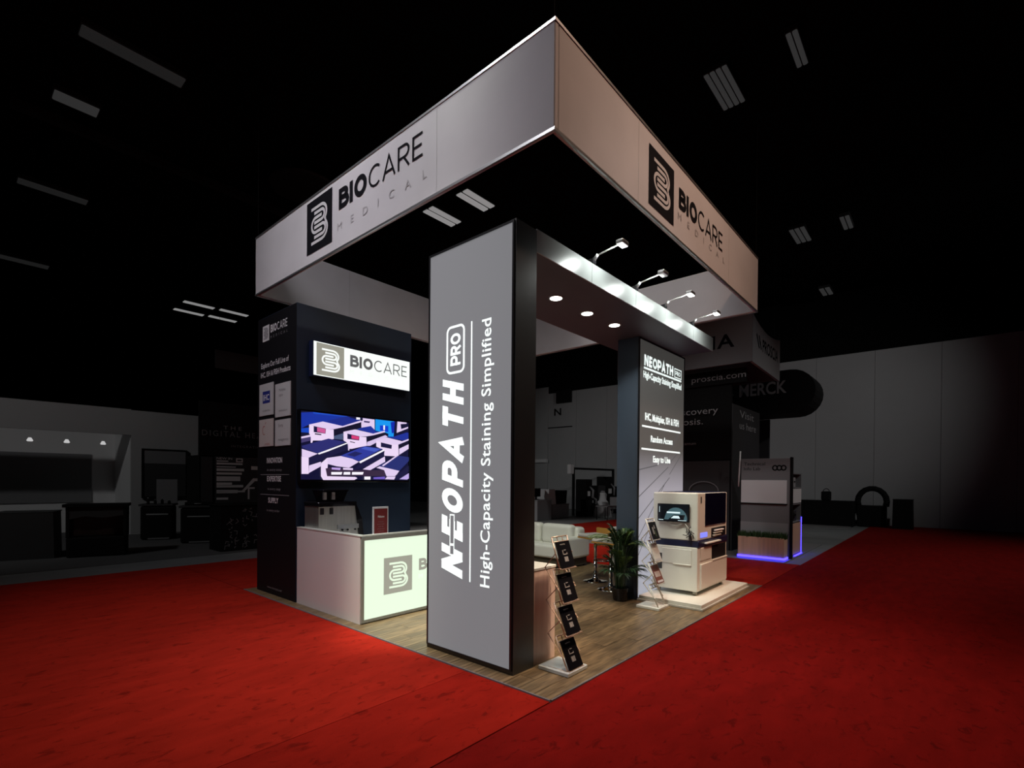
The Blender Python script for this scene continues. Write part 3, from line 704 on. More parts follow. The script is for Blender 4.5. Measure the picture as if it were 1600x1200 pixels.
for a, b in (((0.02, 1.80), (0.62, 1.88)), ((0.02, 1.42), (1.0, 1.86)), ((0.02, 1.12), (1.05, 1.70)), ((0.02, 0.85), (0.9, 1.62)), ((0.9, 1.95), (1.55, 2.55)), ((1.0, 1.9), (1.56, 2.2)), ((1.05, 1.75), (1.56, 2.12)), ((0.02, 0.6), (0.5, 1.1))):
    F.stroke([a, b], 0.014, 0)
F.put('printed_lines', 'lit_line', gw, (0, -0.0005, 0), *MV)

# ================================================================ navy tower
tw = thing('display_tower', 'tall navy tower carrying the lit sign and the screen', 'tower', (0.117, 4.26, FZ))
TWd, TDp, TH_ = 1.89, 1.20, 3.97
part('tower_body', MB().rbox(0.004, 0.004, 0, TWd, TDp, TH_, 0.004, 1), 'navy', tw)
part('side_panel', MB().box(0.0, 0.006, 0.0, 0.004, TDp-0.004, TH_-0.01), 'black_panel', tw, label='black printed side panel')
F = Flat()   # right = -v ; origin at left (v end) bottom
F.rect(0.165, 3.615, 0.38, 3.84, 0); F.emblem(0.165, 3.615, 0.215, 0.225, None, 1, 0.001)
F.word([('BIO', 0.24), ('CARE', 0.13)], 0.42, 3.71, 0.11, 0.52, 0)
F.text('MEDICAL', 0.42, 3.63, 0.035, 0.52, 1, spacing=2.5)
F.text('Explore Our Full Line of', 0.55, 3.235, 0.075, 0.86, 0, bold=0.01, align='c')
F.text('IHC, ISH & FISH Products', 0.57, 3.10, 0.075, 0.92, 0, bold=0.01, align='c')
F.text('INNOVATION', 0.56, 1.86, 0.075, 0.48, 0, bold=0.02, align='c')
F.text('in every assay', 0.56, 1.745, 0.035, 0.46, 1, align='c')
F.rect(0.11, 1.69, 1.01, 1.698, 1)
F.text('EXPERTISE', 0.55, 1.60, 0.075, 0.44, 0, bold=0.02, align='c')
F.text('in every step', 0.55, 1.475, 0.035, 0.40, 1, align='c')
F.rect(0.11, 1.405, 1.01, 1.413, 1)
F.text('SUPPLY', 0.53, 1.295, 0.075, 0.32, 0, bold=0.02, align='c')
F.text('in every order', 0.53, 1.17, 0.035, 0.40, 1, align='c')
F.text('www.biocare.net', 0.58, 0.075, 0.035, 0.46, 1, align='c')
F.put('lettering', ['print_white', 'print_grey'], tw, (-0.0015, TDp, 0), *MU, label='white lettering')
def card(x0, z0, x1, z1, m, art):
    c = part('info_card', MB().box(-0.012, TDp-x1, z0, 0.0, TDp-x0, z1), m, tw)
    F = Flat(); art(F)
    F.put('print', ['print_blue', 'print_white', 'print_grey', 'print_red'], c, (-0.0135, TDp, 0), *MU)
def art1(F):
    F.rect(0.20, 2.72, 0.44, 2.89, 0); F.text('IHC', 0.225, 2.76, 0.085, 0.19, 1, bold=0.02, lift=0.001); F.text('Antibodies', 0.2, 2.60, 0.03, 0.24, 2)
def art2(F):
    F.text('Multiplex', 0.72, 2.84, 0.04, 0.2, 2); F.text('stains', 0.72, 2.77, 0.04, 0.12, 2); F.text('detection', 0.72, 2.56, 0.03, 0.24, 2)
def art3(F):
    F.stroke(arc(0.25, 2.33, 0.05, 0.06, 60, 300, 10), 0.012, 3); F.stroke([(0.29, 2.42), (0.31, 2.45)], 0.012, 3); F.text('probes', 0.28, 2.12, 0.03, 0.16, 3)
def art4(F):
    F.text('Sera', 0.70, 2.35, 0.045, 0.14, 2); F.text('reagents', 0.70, 2.16, 0.035, 0.3, 2)
card(0.085, 2.545, 0.535, 3.0, 'print_card', art1); card(0.60, 2.49, 1.05, 2.95, 'print_card', art2)
card(0.085, 2.10, 0.535, 2.49, 'print_card_warm', art3); card(0.60, 2.09, 1.05, 2.45, 'print_card', art4)

# lit sign on the tower front
sg = thing('lit_sign', 'glowing white sign with grey emblem tile on the navy tower', 'sign', (0.117, 4.26, 3.03))
part('case', MB().box(0.17, -0.10, 0.0, 1.785, -0.001, 0.475), 'machine_navy', sg)
part('lit_face', MB().box(0.185, -0.108, 0.012, 1.77, -0.10, 0.463), 'lit_sign', sg, label='glowing white face')
F = Flat(); F.emblem(0.22, 0.022, 0.41, 0.43, 0, 1); F.word([('BIO', 0.24), ('CARE', 0.10)], 0.725, 0.215, 0.165, 1.0, 2)
F.text('MEDICAL', 0.72, 0.12, 0.05, 0.95, 3, spacing=3)
F.put('lettering', ['lit_grey', 'lit_sign', 'lit_dark', 'lit_faint'], sg, (0, -0.1092, 0), *MV)
# screen
tv = thing('screen', 'wall screen on the navy tower showing rows of white lab machines', 'screen', (0.117, 4.26, 1.64))
part('bezel', MB().rbox(0.005, -0.085, -0.03, 1.80, -0.001, 0.93, 0.006, 1), 'black_gloss', tv)
def tv_mat(c):
    n = 'tv_%d_%d_%d' % c
    if n not in MATS: mat(n, (0.02, 0.02, 0.02), 0.3, emit=1.0, ecol=sr(c))
    return n
F = Flat(); names = [tv_mat((12, 14, 50))]
F.rect(0.0, -0.02, 1.752, 0.885, 0, 0.0)
for i, (c, p) in enumerate(TV_ART):
    n = tv_mat(c)
    if n not in names: names.append(n)
    F.poly([(min(max(a, 0), 1.752), b) for a, b in p], names.index(n), 0.00025*(i+1))
F.text('COMPACT', 0.41, 0.065, 0.034, 0.5, names.index(tv_mat((250, 246, 255))), bold=0.02, lift=0.017) if False else None
F.put('picture', names, tv, (0.023, -0.0865, 0.02), *MV, label='lit picture of white lab machines')

# ================================================================ reception counter
ct = thing('reception_counter', 'white reception counter with glowing front panel below the screen', 'counter', (0.12, 2.73, FZ))
part('side_panel', MB().box(0.0, 0.05, 0.0, 0.06, 1.50, 0.99), 'counter_white', ct)
part('front_wall', MB().box(0.0, 0.012, 0.0, 1.85, 0.05, 0.99), 'counter_white', ct)
part('side_panel', MB().box(1.79, 0.05, 0.0, 1.85, 1.50, 0.70), 'counter_white', ct)
part('worktop', MB().box(0.06, 0.05, 0.70, 1.79, 1.50, 0.74), 'counter_top', ct)
part('top_edge', MB().box(-0.004, 0.0, 0.99, 0.065, 1.50, 1.005).box(0.065, 0.0, 0.99, 1.785, 0.055, 1.005).box(1.785, 0.0, 0.99, 1.854, 0.055, 1.005), 'counter_top', ct)
part('frame', MB().box(0.008, -0.006, 0.012, 0.045, 0.012, 0.985).box(1.805, -0.006, 0.012, 1.842, 0.012, 0.985).box(0.045, -0.006, 0.012, 1.805, 0.012, 0.045).box(0.045, -0.006, 0.945, 1.805, 0.012, 0.985), 'frame_grey', ct)
part('lit_face', MB().box(0.045, 0.002, 0.045, 1.805, 0.012, 0.945), 'lit_panel', ct, label='glowing white panel')
F = Flat(); F.emblem(0.31, 0.285, 0.415, 0.43, 0, 1); F.word([('BIO', 0.24), ('CARE', 0.105)], 0.83, 0.51, 0.145, 0.95, 0); F.text('MEDICAL', 0.83, 0.41, 0.05, 0.95, 2, spacing=3)
F.put('lettering', ['lit_grey', 'lit_panel', 'lit_faint'], ct, (0, 0.0008, 0), *MV)
# coffee machine on the worktop behind the parapet
cm = thing('coffee_machine', 'stainless steel coffee machine with black bean hopper on the reception counter', 'coffee machine', (0.19, 3.80, 0.74+FZ))
part('steel_body', MB().prism([(0.0, 0.0), (0.60, 0.0), (0.535, 0.545), (0.0, 0.545)], 'y', 0.0, 0.36), 'steel', cm)
part('side_cover', MB().prism([(0.60, 0.0), (0.66, 0.06), (0.63, 0.36), (0.545, 0.55), (0.52, 0.545)], 'y', -0.01, 0.36), 'black_gloss', cm)
part('top_cover', MB().rbox(-0.01, -0.01, 0.54, 0.55, 0.37, 0.60, 0.01, 1), 'black_gloss', cm)
for x in (0.045, 0.175): part('socket', MB().rbox(x-0.025, -0.012, 0.44, x+0.025, 0.004, 0.525, 0.004, 1), 'black_satin', cm)
part('drip_plate', MB().box(0.26, -0.02, 0.24, 0.57, 0.002, 0.30), 'alu', cm)
for x in (0.33, 0.41, 0.52): part('knob', MB().tube([(x, 0.0, 0.225), (x, -0.02, 0.225)], 0.012, 8), 'black_gloss', cm)
part('hopper', MB().prism([(0.14, 0.60), (0.38, 0.60), (0.44, 0.735), (0.08, 0.735)], 'y', 0.05, 0.31), 'black_gloss', cm)
part('hopper_lid', MB().rbox(0.08, 0.03, 0.735, 0.45, 0.33, 0.76, 0.008, 1), 'black_gloss', cm)
for x in (0.10, 0.22): part('latch', MB().box(x-0.02, 0.02, 0.63, x+0.02, 0.05, 0.725), 'alu', cm)
# dark red notice
nt_ = thing('notice_card', 'small dark red notice in a white frame standing on the reception counter', 'notice', (0.78, 3.30, 0.74+FZ))
part('frame', MB().rbox(-0.118, 0.0, 0.0, 0.118, 0.02, 0.545, 0.004, 1), 'print_white', nt_)
part('card', MB().box(-0.10, -0.003, 0.0, 0.10, 0.001, 0.52), 'card_red', nt_)
part('foot', MB().box(-0.08, 0.02, 0.0, 0.08, 0.10, 0.01), 'print_white', nt_)
F = Flat(); F.text('Welcome', 0, 0.405, 0.028, 0.10, 0, bold=0.02, align='c')
for k in range(5): F.text('see us for a demo', 0, 0.345-k*0.03, 0.012, 0.08+0.03*(k % 2), 1, align='c')
F.put('lettering', ['print_white', 'print_grey'], nt_, (0, -0.0036, 0), *MV)

# ================================================================ small pedestal counter behind the pillar
pc = thing('pedestal_counter', 'pale wood pedestal counter with white top behind the lightbox pillar', 'counter', (0.437, 0.52, FZ))
part('cabinet', MB().rbox(0.0, 0.0, 0.0, 0.335, 1.08, 0.835, 0.003, 1), 'laminate', pc)
part('top', MB().rbox(0.0, -0.006, 0.835, 0.342, 1.09, 0.862, 0.004, 1), 'counter_top', pc)

# ================================================================ brochure racks (zigzag)
def rack(pos, rot, lab, metal, base, brs, width=0.23, g=1.0):
    t = thing('brochure_rack', lab, 'rack', pos, rot, 'zigzag brochure racks')
    part('base', MB().rbox(-0.15, -0.155, 0.0, 0.15, 0.16, 0.035, 0.005, 1), base, t)
    prof = [(0.055, 1.15, -0.035, 0.885), (0.035, 0.87, -0.065, 0.60), (0.02, 0.59, -0.10, 0.325), (0.0, 0.305, -0.125, 0.035)]
    f = MB(); w = width/2
    for i, (yt, zt, yb, zb) in enumerate(prof):
        for x in (-w, w): f.tube([(x, yt, zt), (x, yb, zb)], g*0.0065, 6)
        for k in (0.0, 0.16, 1.0):
            f.tube([(-w, yt+(yb-yt)*k, zt+(zb-zt)*k), (w, yt+(yb-yt)*k, zt+(zb-zt)*k)], g*0.0055, 6)
        for x in (-w/3, w/3): f.tube([(x, yt, zt), (x, yt+(yb-yt)*0.16, zt+(zb-zt)*0.16)], g*0.0045, 5)
        if i < 3:   # struts crossing back to the next pocket
            ny, nz = prof[i+1][0], prof[i+1][1]
            for x in (-w-0.012, w+0.012):
                f.tube([(x, yt*0.4+yb*0.6+0.0, zt*0.5+zb*0.5), (x, ny+0.075, nz+0.02), (x, ny*0.3+prof[i+1][2]*0.7, nz*0.4+prof[i+1][3]*0.6)], g*0.005, 5)
        f.box(-w, yb-0.022, zb-0.004, w, yb, zb+0.002)
    f.tube([(-w, prof[3][2], prof[3][3]), (-w, 0.08, 0.03)], 0.006, 6).tube([(w, prof[3][2], prof[3][3]), (w, 0.08, 0.03)], 0.006, 6)
    part('frame', f, metal, t)
    return t, prof
def brochure(pos, rot, pr, w, lab, cover, hue, design):
    yt, zt, yb, zb = pr
    o = thing('brochure', lab, 'brochure', pos, rot, 'brochures in the zigzag racks')
    k0, k1 = 0.17, 0.985
    a = Vector((0, yt+(yb-yt)*k1, zt+(zb-zt)*k1)); d = Vector((0, (yt-yb)*(k1-k0), (zt-zb)*(k1-k0))); L = d.length; d.normalize()
    n = Vector((1, 0, 0)).cross(d); m = MB(); h = w/2-0.012
    base_ = a + n*0.009
    vs = [base_+Vector((sx*h, 0, 0))+d*(L*q)+n*e for e in (0, 0.008) for q in (0, 1) for sx in (-1, 1)]
    m.add(vs, [(0, 1, 3, 2), (4, 6, 7, 5), (0, 4, 5, 1), (2, 3, 7, 6), (0, 2, 6, 4), (1, 5, 7, 3)])
    part('cover', m, cover, o)
    F = Flat(); design(F, h, L)
    F.put('print', hue, o, base_+n*0.0092, (1, 0, 0), d)
    return o
def des_a(F, h, L):
    F.text('NEOPATH', -h*0.45, L*0.86, 0.010, h*0.7, 0, bold=0.02)
    F.stroke([(-h*0.30, L*0.66), (-h*0.30, L*0.50), (h*0.25, L*0.50), (h*0.25, L*0.56)], 0.007, 0)
    F.rect(-h*0.15, L*0.64, h*0.2, L*0.67, 1); F.rect(-h*0.3, L*0.22, h*0.25, L*0.40, 1); F.rect(-h*0.2, L*0.25, -h*0.05, L*0.37, 0, 0.0005)
def des_b(F, h, L):
    F.rect(-h*0.5, L*0.3, -h*0.1, L*0.7, 0); F.rect(h*0.0, L*0.15, h*0.3, L*0.5, 1); F.rect(h*0.1, L*0.6, h*0.4, L*0.8, 0)
def des_c(F, h, L):
    F.rect(-h*0.8, L*0.35, h*0.7, L*0.65, 1); F.rect(-h*0.8, L*0.04, h*0.8, L*0.15, 0)
R1 = (0.58, 0.29, FZ)
_, prof = rack(R1, 0.0, 'copper toned zigzag rack of black brochures beside the pillar', 'rack_metal', 'rack_base', None)
for i, pr in enumerate(prof):
    brochure(R1, 0.0, pr, 0.23, 'black brochure in the %s pocket of the nearer rack' % ('top', 'second', 'third', 'bottom')[i], 'brochure_black', ['brochure_print', 'exhibit_grey'], des_a)
R2 = (3.14, 0.66, FZ)
_, prof = rack(R2, -0.0, 'white zigzag brochure rack in front of the analyser', 'rack_white', 'rack_white', None, 0.22, 1.6)
brochure(R2, -0.0, prof[0], 0.22, 'dark brochure in the top pocket of the white rack', 'black_panel', ['brochure_print', 'stem_green'], des_b)
brochure(R2, -0.0, prof[1], 0.22, 'plain white brochure in the second pocket of the white rack', 'rack_white', ['print_card', 'rack_white'], des_c)
brochure(R2, -0.0, prof[2], 0.22, 'brown and white brochure in the third pocket of the white rack', 'brochure_brown', ['print_white', 'print_card_warm'], des_c)

# ================================================================ platform and analyser
pt = thing('platform', 'low white two step platform under the analyser', 'platform', (3.35, 0.09, FZ))
part('lower_step', MB().rbox(0.0, 0.0, 0.0, 1.98, 0.90, 0.03, 0.004, 1), 'cream_dark', pt)
part('upper_step', MB().rbox(0.02, 0.02, 0.03, 1.96, 0.88, 0.075, 0.004, 1), 'cream', pt)
MZ = 0.075+FZ
an = thing('analyser', 'large cream lab analyser with navy band and small screen on the platform', 'machine', (3.80, 0.33, MZ))
AW, AD = 1.19, 0.64
part('lower_cabinet', MB().rbox(0, 0, 0.06, AW, AD, 0.665, 0.012, 2), 'cream', an)
part('navy_band', MB().rbox(0.006, -0.012, 0.665, AW+0.006, AD-0.006, 0.755, 0.008, 1), 'machine_navy', an)
part('upper_cabinet', MB().rbox(0, 0, 0.755, AW, AD, 1.41, 0.014, 2), 'cream', an)
part('roof_cover', MB().rbox(0.27, 0.02, 1.41, AW-0.02, AD-0.02, 1.418, 0.003, 1), 'machine_navy', an)
for x, y in ((0.08, 0.06), (AW-0.08, 0.06), (0.08, AD-0.06), (AW-0.08, AD-0.06)):
    part('caster', MB().tube([(x-0.012, y, 0.028), (x+0.012, y, 0.028)], 0.028, 12).box(x-0.02, y-0.02, 0.045, x+0.02, y+0.02, 0.066), 'cream_dark', an)
gp = part('glass_panel', MB().rbox(0.27, -0.012, 0.945, AW-0.07, 0.004, 1.405, 0.006, 1), 'dark_glass', an, label='dark glass window')
part('key_slot', MB().rbox(0.10, -0.006, 1.27, 0.13, 0.003, 1.36, 0.004, 1), 'black_satin', an)
part('tool_bay', MB().box(0.52, -0.003, 0.77, AW-0.06, 0.002, 0.90), 'black_panel', an)
for k in range(3): part('tray', MB().rbox(0.56+0.03*k, -0.03, 0.785+0.034*k, 0.86+0.06*k, 0.0, 0.803+0.034*k, 0.004, 1), 'cream_dark' if k < 2 else 'fabric_white', an)
part('status_light', MB().rbox(0.10, -0.006, 0.79, 0.36, 0.003, 0.86, 0.005, 1), 'led_blue', an, label='blue glowing status light')
part('ledge', MB().rbox(0.22, -0.05, 0.70, 0.80, -0.008, 0.72, 0.004, 1), 'cream', an)
part('lower_bay', MB().box(0.55, -0.003, 0.44, AW-0.05, 0.003, 0.65), 'black_panel', an)
part('bay_shelf', MB().rbox(0.53, -0.03, 0.43, AW-0.04, 0.003, 0.45, 0.004, 1), 'cream', an)
part('drawer', MB().rbox(0.10, -0.010, 0.475, 0.50, 0.004, 0.655, 0.006, 1), 'cream', an)
part('door', MB().rbox(0.10, -0.022, 0.09, AW-0.04, 0.004, 0.43, 0.008, 2), 'cream', an)
# left (narrow) face: screen, cables, access plate, vent
ms = part('monitor', MB().rbox(-0.05, 0.10, 1.005, -0.018, 0.555, 1.255, 0.006, 1), 'black_gloss', an)
F = Flat(); F.rect(0.012, 0.014, 0.443, 0.238, 0)
F.poly([(0.10, 0.03)] + [(0.27+0.16*math.cos(math.radians(t)), 0.04+0.16*math.sin(math.radians(t))) for t in range(150, -1, -15)] + [(0.43, 0.03)], 1, 0.0004)
F.poly([(0.16, 0.03), (0.24, 0.10), (0.40, 0.10), (0.38, 0.03)], 0, 0.0006)
F.rect(0.14, 0.118, 0.33, 0.140, 2, 0.0008); F.poly([(0.20, 0.05), (0.24, 0.085), (0.31, 0.085), (0.33, 0.05)], 2, 0.0008)
F.rect(0.02, 0.02, 0.09, 0.028, 2, 0.001); F.rect(0.30, 0.02, 0.42, 0.026, 2, 0.001); F.rect(0.03, 0.13, 0.036, 0.21, 2, 0.001)
F.put('picture', ['screen_black', 'screen_teal', 'screen_pale'], ms, (-0.0512, 0.555, 1.005), *MU)
part('monitor_arm', MB().box(-0.018, 0.28, 1.08, 0.002, 0.38, 1.18), 'alu', an)
cb = MB()
cb.tube([(-0.03, 0.42, 1.0), (-0.03, 0.38, 0.965), (-0.03, 0.30, 0.955), (-0.03, 0.22, 0.975), (-0.03, 0.17, 1.0)], 0.005, 6)
cb.tube([(-0.03, 0.17, 1.0), (-0.035, 0.12, 0.93), (-0.02, 0.09, 0.88)], 0.006, 6)
part('cable', cb, 'cream_dark', an)
hk = MB()
for k in range(9):
    a = k*0.7; r = 0.05+0.02*(k % 3)
    hk.tube([(-0.02, 0.10, 0.86), (-0.045, 0.10+r*0.6*math.cos(a), 0.86+r*0.6*math.sin(a)), (-0.04, 0.10+r*math.cos(a+0.4), 0.86+r*math.sin(a+0.4))], 0.006, 5)
hk.tube([(-0.02, 0.10, 0.86), (-0.02, 0.09, 0.76)], 0.02, 8)
part('cable_bundle', hk, 'black_satin', an, label='tangle of dark cables')
part('access_plate', MB().rbox(-0.008, 0.08, 0.42, 0.004, 0.50, 0.63, 0.004, 1).rbox(-0.016, 0.08, 0.41, 0.004, 0.34, 0.425, 0.004, 1), 'cream', an)
part('vent', MB().box(-0.004, 0.50, 0.33, 0.002, 0.62, 0.55), 'exhibit_dark', an)

# ================================================================ bar stools, sofa
def stool(pos, rot, lab):
    t = thing('bar_stool', lab, 'stool', pos, rot, 'white bar stools')
    part('base', MB().lathe([(0.20, 0.0), (0.20, 0.012), (0.16, 0.022), (0.06, 0.04), (0.035, 0.075), (0.03, 0.12)], n=28), 'chrome', t)
    part('column', MB().tube([(0, 0, 0.10), (0, 0, 0.36)], 0.030, 16).tube([(0, 0, 0.36), (0, 0, 0.70)], 0.024, 16), 'chrome', t)
    part('footrest', MB().tube([(0.02, 0, 0.33)] + [(0.13+0.10*math.cos(math.radians(a)), 0.13*math.sin(math.radians(a)), 0.33) for a in range(-100, 101, 20)] + [(0.02, 0, 0.33)], 0.011, 8), 'chrome', t)
    part('seat_shell', MB().rbox(-0.21, -0.22, 0.70, 0.21, 0.22, 0.725, 0.012, 2).rbox(0.17, -0.20, 0.72, 0.215, 0.20, 0.86, 0.015, 2), 'seat_wood', t, label='honey coloured wooden seat shell')
    part('cushion', MB().rbox(-0.215, -0.205, 0.722, 0.165, 0.205, 0.775, 0.02, 3), 'leather', t)
stool((4.11, 2.11, FZ), -0.35, 'white bar stool on a chrome pedestal, nearer the sofa')
stool((3.71, 1.60, FZ), -0.15, 'white bar stool on a chrome pedestal, half behind the palm')
sf = thing('sofa', 'white leather two seat sofa behind the bar stools', 'sofa', (4.62, 3.02, FZ))
part('base', MB().box(0.05, 0.05, 0.03, 0.75, 1.75, 0.17), 'sofa_base', sf)
for x, y in ((0.08, 0.08), (0.72, 0.08), (0.08, 1.72), (0.72, 1.72)): part('leg', MB().box(x-0.03, y-0.03, 0, x+0.03, y+0.03, 0.03), 'black_satin', sf)
part('seat', MB().rbox(0.0, 0.12, 0.17, 0.62, 1.70, 0.42, 0.05, 3), 'leather', sf)
part('backrest', MB().rbox(0.52, 0.10, 0.17, 0.80, 1.72, 0.74, 0.07, 4), 'leather', sf)
for y in (0.0, 1.66): part('armrest', MB().rbox(0.0, y, 0.17, 0.80, y+0.16, 0.58, 0.05, 3), 'leather', sf)
for y in (0.17, 0.92): part('cushion', MB().rbox(0.36, y, 0.40, 0.60, y+0.72, 0.79, 0.08, 4), 'leather', sf)
wb = thing('white_box', 'small white box standing upright behind the palm, by the lit wall', 'box', (5.35, 2.35, FZ))
part('carton', MB().rbox(-0.11, -0.11, 0.0, 0.11, 0.11, 0.74, 0.008, 1), 'leather', wb)
part('lid', MB().rbox(-0.12, -0.12, 0.74, 0.12, 0.12, 0.79, 0.006, 1), 'leather', wb)

# ================================================================ palm
pm = thing('potted_palm', 'leafy green palm in a black pot beside the lit graphic wall', 'plant', (3.20, 1.16, FZ))
part('pot', MB().lathe([(0.085, 0.0), (0.10, 0.015), (0.115, 0.17), (0.12, 0.18), (0.108, 0.18), (0.10, 0.155)], n=24), 'black_gloss', pm)
part('soil', MB().lathe([(0.105, 0.145), (0.105, 0.16)], n=20), 'soil', pm)
rnd = random.Random(3)
for k in range(9):
    a = rnd.uniform(0, 6.28); r = rnd.uniform(0.01, 0.06)
    part('stem', MB().tube([(r*math.cos(a), r*math.sin(a), 0.155), (1.3*r*math.cos(a), 1.3*r*math.sin(a), 0.45), (1.6*r*math.cos(a), 1.6*r*math.sin(a), 0.80)], [0.012, 0.009, 0.006], 6), 'stem_green', pm)
def leaf(mb, p, dr, l, w, sag):
    """one narrow blade: folded along its midrib, bending down to the tip"""
    sd_ = dr.cross(Vector((0, 0, 1)))
    sd_ = (sd_ if sd_.length > 1e-3 else Vector((1, 0, 0))).normalized()*w
    a = p + dr*l*0.35 + Vector((0, 0, -sag*l*0.08)); b = p + dr*l*0.7 + Vector((0, 0, -sag*l*0.32)); t = p + dr*l*0.98 + Vector((0, 0, -sag*l*0.65))
    up = Vector((0, 0, w*0.5))
    mb.add([p, a+sd_, a-up, a-sd_, b+sd_*0.8, b-up, b-sd_*0.8, t], [(0, 1, 2), (0, 2, 3), (1, 4, 5, 2), (2, 5, 6, 3), (4, 7, 5), (5, 7, 6)])
def frond(a, z0, L, rise, droop, m, nl=16, w=0.006, ll=0.17, r0=0.03):
    mb = MB(); pts = []
    for i in range(9):
        t = i/8; r = r0 + L*math.cos(rise)*t*(0.75+0.35*t); z = z0 + L*(math.sin(rise)*t - droop*t*t)
        pts.append(Vector((r*math.cos(a), r*math.sin(a), z)))
    mb.tube(pts, [0.005-0.0005*i for i in range(9)], 5)
    side = Vector((-math.sin(a), math.cos(a), 0))
    for i in range(nl):
        t = 0.22 + 0.78*i/(nl-1); q = t*8; j = min(7, int(q)); p = pts[j].lerp(pts[j+1], q-j); d = (pts[j+1]-pts[j]).normalized()
        l = ll*(0.55+0.6*math.sin(math.pi*min(1, t*0.85+0.1)))*rnd.uniform(0.85, 1.15)
        for s in (-1, 1):
            leaf(mb, p, (d*1.0 + side*s*0.55 + Vector((0, 0, rnd.uniform(-0.15, 0.2)))).normalized(), l, w, 0.55)
    return part('frond', mb, m, pm)
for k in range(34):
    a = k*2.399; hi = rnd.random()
    m = 'frond_dark' if k % 5 else 'frond_lit'
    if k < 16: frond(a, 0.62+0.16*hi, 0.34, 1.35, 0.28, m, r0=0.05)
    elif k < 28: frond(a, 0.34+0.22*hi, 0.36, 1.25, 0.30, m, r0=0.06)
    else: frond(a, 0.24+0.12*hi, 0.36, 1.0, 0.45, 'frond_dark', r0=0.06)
# fronds that reach out over the stools (+v, strong light painted into their pale green) and towards the rack (-v)
for a, z, L, ri, m in ((1.75, 0.74, 0.44, 0.75, 'frond_lit'), (2.15, 0.80, 0.42, 0.7, 'frond_lit'), (1.4, 0.70, 0.36, 0.8, 'frond_lit'), (2.0, 0.66, 0.34, 0.8, 'frond_lit'),
        (-1.2, 0.36, 0.46, 0.80, 'frond_dark'), (-0.8, 0.30, 0.34, 0.55, 'frond_dark'), (-1.5, 0.72, 0.34, 0.85, 'frond_dark'), (-0.9, 0.70, 0.30, 0.75, 'frond_lit')):
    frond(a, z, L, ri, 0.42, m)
lf = MB()
for k in range(150):   # upright strap leaves at the heart of the plant
    a = rnd.uniform(0, 6.28); r = rnd.uniform(0.0, 0.07); h = rnd.uniform(0.35, 0.9); o = rnd.uniform(0.03, 0.10)
    p = Vector((r*math.cos(a), r*math.sin(a), 0.16)); q = Vector(((r+o*0.45)*math.cos(a), (r+o*0.45)*math.sin(a), 0.16+h*0.6)); e = Vector(((r+o)*math.cos(a), (r+o)*math.sin(a), 0.16+h))
    s = Vector((-math.sin(a), math.cos(a), 0))*0.008
    lf.add([p-s*0.5, p+s*0.5, q+s, q-s, e], [(0, 1, 2, 3), (3, 2, 4)])
o = part('leaf_heart', lf, 'frond_dark', pm); o['kind'] = 'stuff'

# ================================================================ neighbouring stand on the right
solo('grey_tile_floor', MB().box(8.46, 0.30, -0.02, 12.7, 5.6, 0.0), 'grey_tile', 'pale grey floor under the info board and planter', 'floor')
ib = thing('info_board', 'grey free standing info board with white panel behind the planter', 'board', (9.15, 0.34, 0.0))
part('board', MB().rbox(0, 0, 0.02, 0.10, 1.0, 2.18, 0.006, 1), 'exhibit_grey', ib)
part('white_panel', MB().box(-0.02, 0.06, 1.19, 0.0, 0.99, 1.70), 'exhibit_pale', ib)
part('panel_rail', MB().box(-0.035, 0.05, 1.165, 0.0, 1.0, 1.19), 'exhibit_black', ib)
part('base_panel', MB().box(-0.008, 0.03, 0.05, 0.0, 1.0, 0.76), 'exhibit_mid', ib)
part('side_pole', MB().tube([(0.03, 1.06, 1.55), (0.03, 1.03, 2.36)], 0.018, 8), 'exhibit_pale', ib)
part('edge_post', MB().box(-0.01, -0.04, 0.0, 0.10, 0.0, 2.20), 'exhibit_black', ib)
F = Flat(); F.text('Technical', 0.06, 2.03, 0.07, 0.44, 0); F.text('Info Lab', 0.06, 1.92, 0.07, 0.34, 0)
for k in range(3): F.stroke(arc(0.70+0.085*k, 1.97, 0.045, 0.05, 0, 345, 16), 0.03, 0, True)
F.put('lettering', 'exhibit_black', ib, (-0.0012, 1.0, 0), *MU)
pb = thing('planter_box', 'pale wood planter box with clipped green grass and blue light under it', 'planter', (8.76, 0.36, 0.0))
part('box', MB().rbox(0.0, 0.0, 0.04, 0.30, 0.92, 0.46, 0.004, 1), 'planter_wood', pb)
part('plinth', MB().box(0.03, 0.03, 0.0, 0.28, 0.90, 0.04), 'exhibit_black', pb)
gr = MB(); rg = random.Random(5)
for k in range(900):
    x, y = rg.uniform(0.0, 0.30), rg.uniform(-0.01, 0.93); h = rg.uniform(0.08, 0.17); a = rg.uniform(0, 6.28); b = rg.uniform(-0.05, 0.05); s = 0.010
    gr.add([(x-s*math.cos(a), y-s*math.sin(a), 0.44), (x+s*math.cos(a), y+s*math.sin(a), 0.44), (x+b, y+b*0.7, 0.44+h)], [(0, 1, 2)])
o = part('grass', gr, 'hedge', pb); o['kind'] = 'stuff'
part('light_strip', MB().box(-0.012, -0.012, 0.008, 0.0, 0.93, 0.05).box(0.0, -0.012, 0.008, 0.31, 0.0, 0.05), 'led_strip', pb, label='blue glowing light strip')
sc = thing('shelf_cabinet', 'grey shelf cabinet with boxes and blue light strip beside the info board', 'cabinet', (9.28, 0.37, 0.0))
part('back', MB().box(0.0, 0.45, 0.02, 1.12, 0.48, 1.86), 'exhibit_grey', sc)
for x in (0.0, 1.09): part('side', MB().box(x, 0.0, 0.02, x+0.03, 0.45, 1.86), 'exhibit_grey', sc)
for z in (0.75, 1.15, 1.52, 1.84): part('shelf', MB().box(0.03, 0.0, z, 1.09, 0.45, z+0.025), 'exhibit_grey', sc)
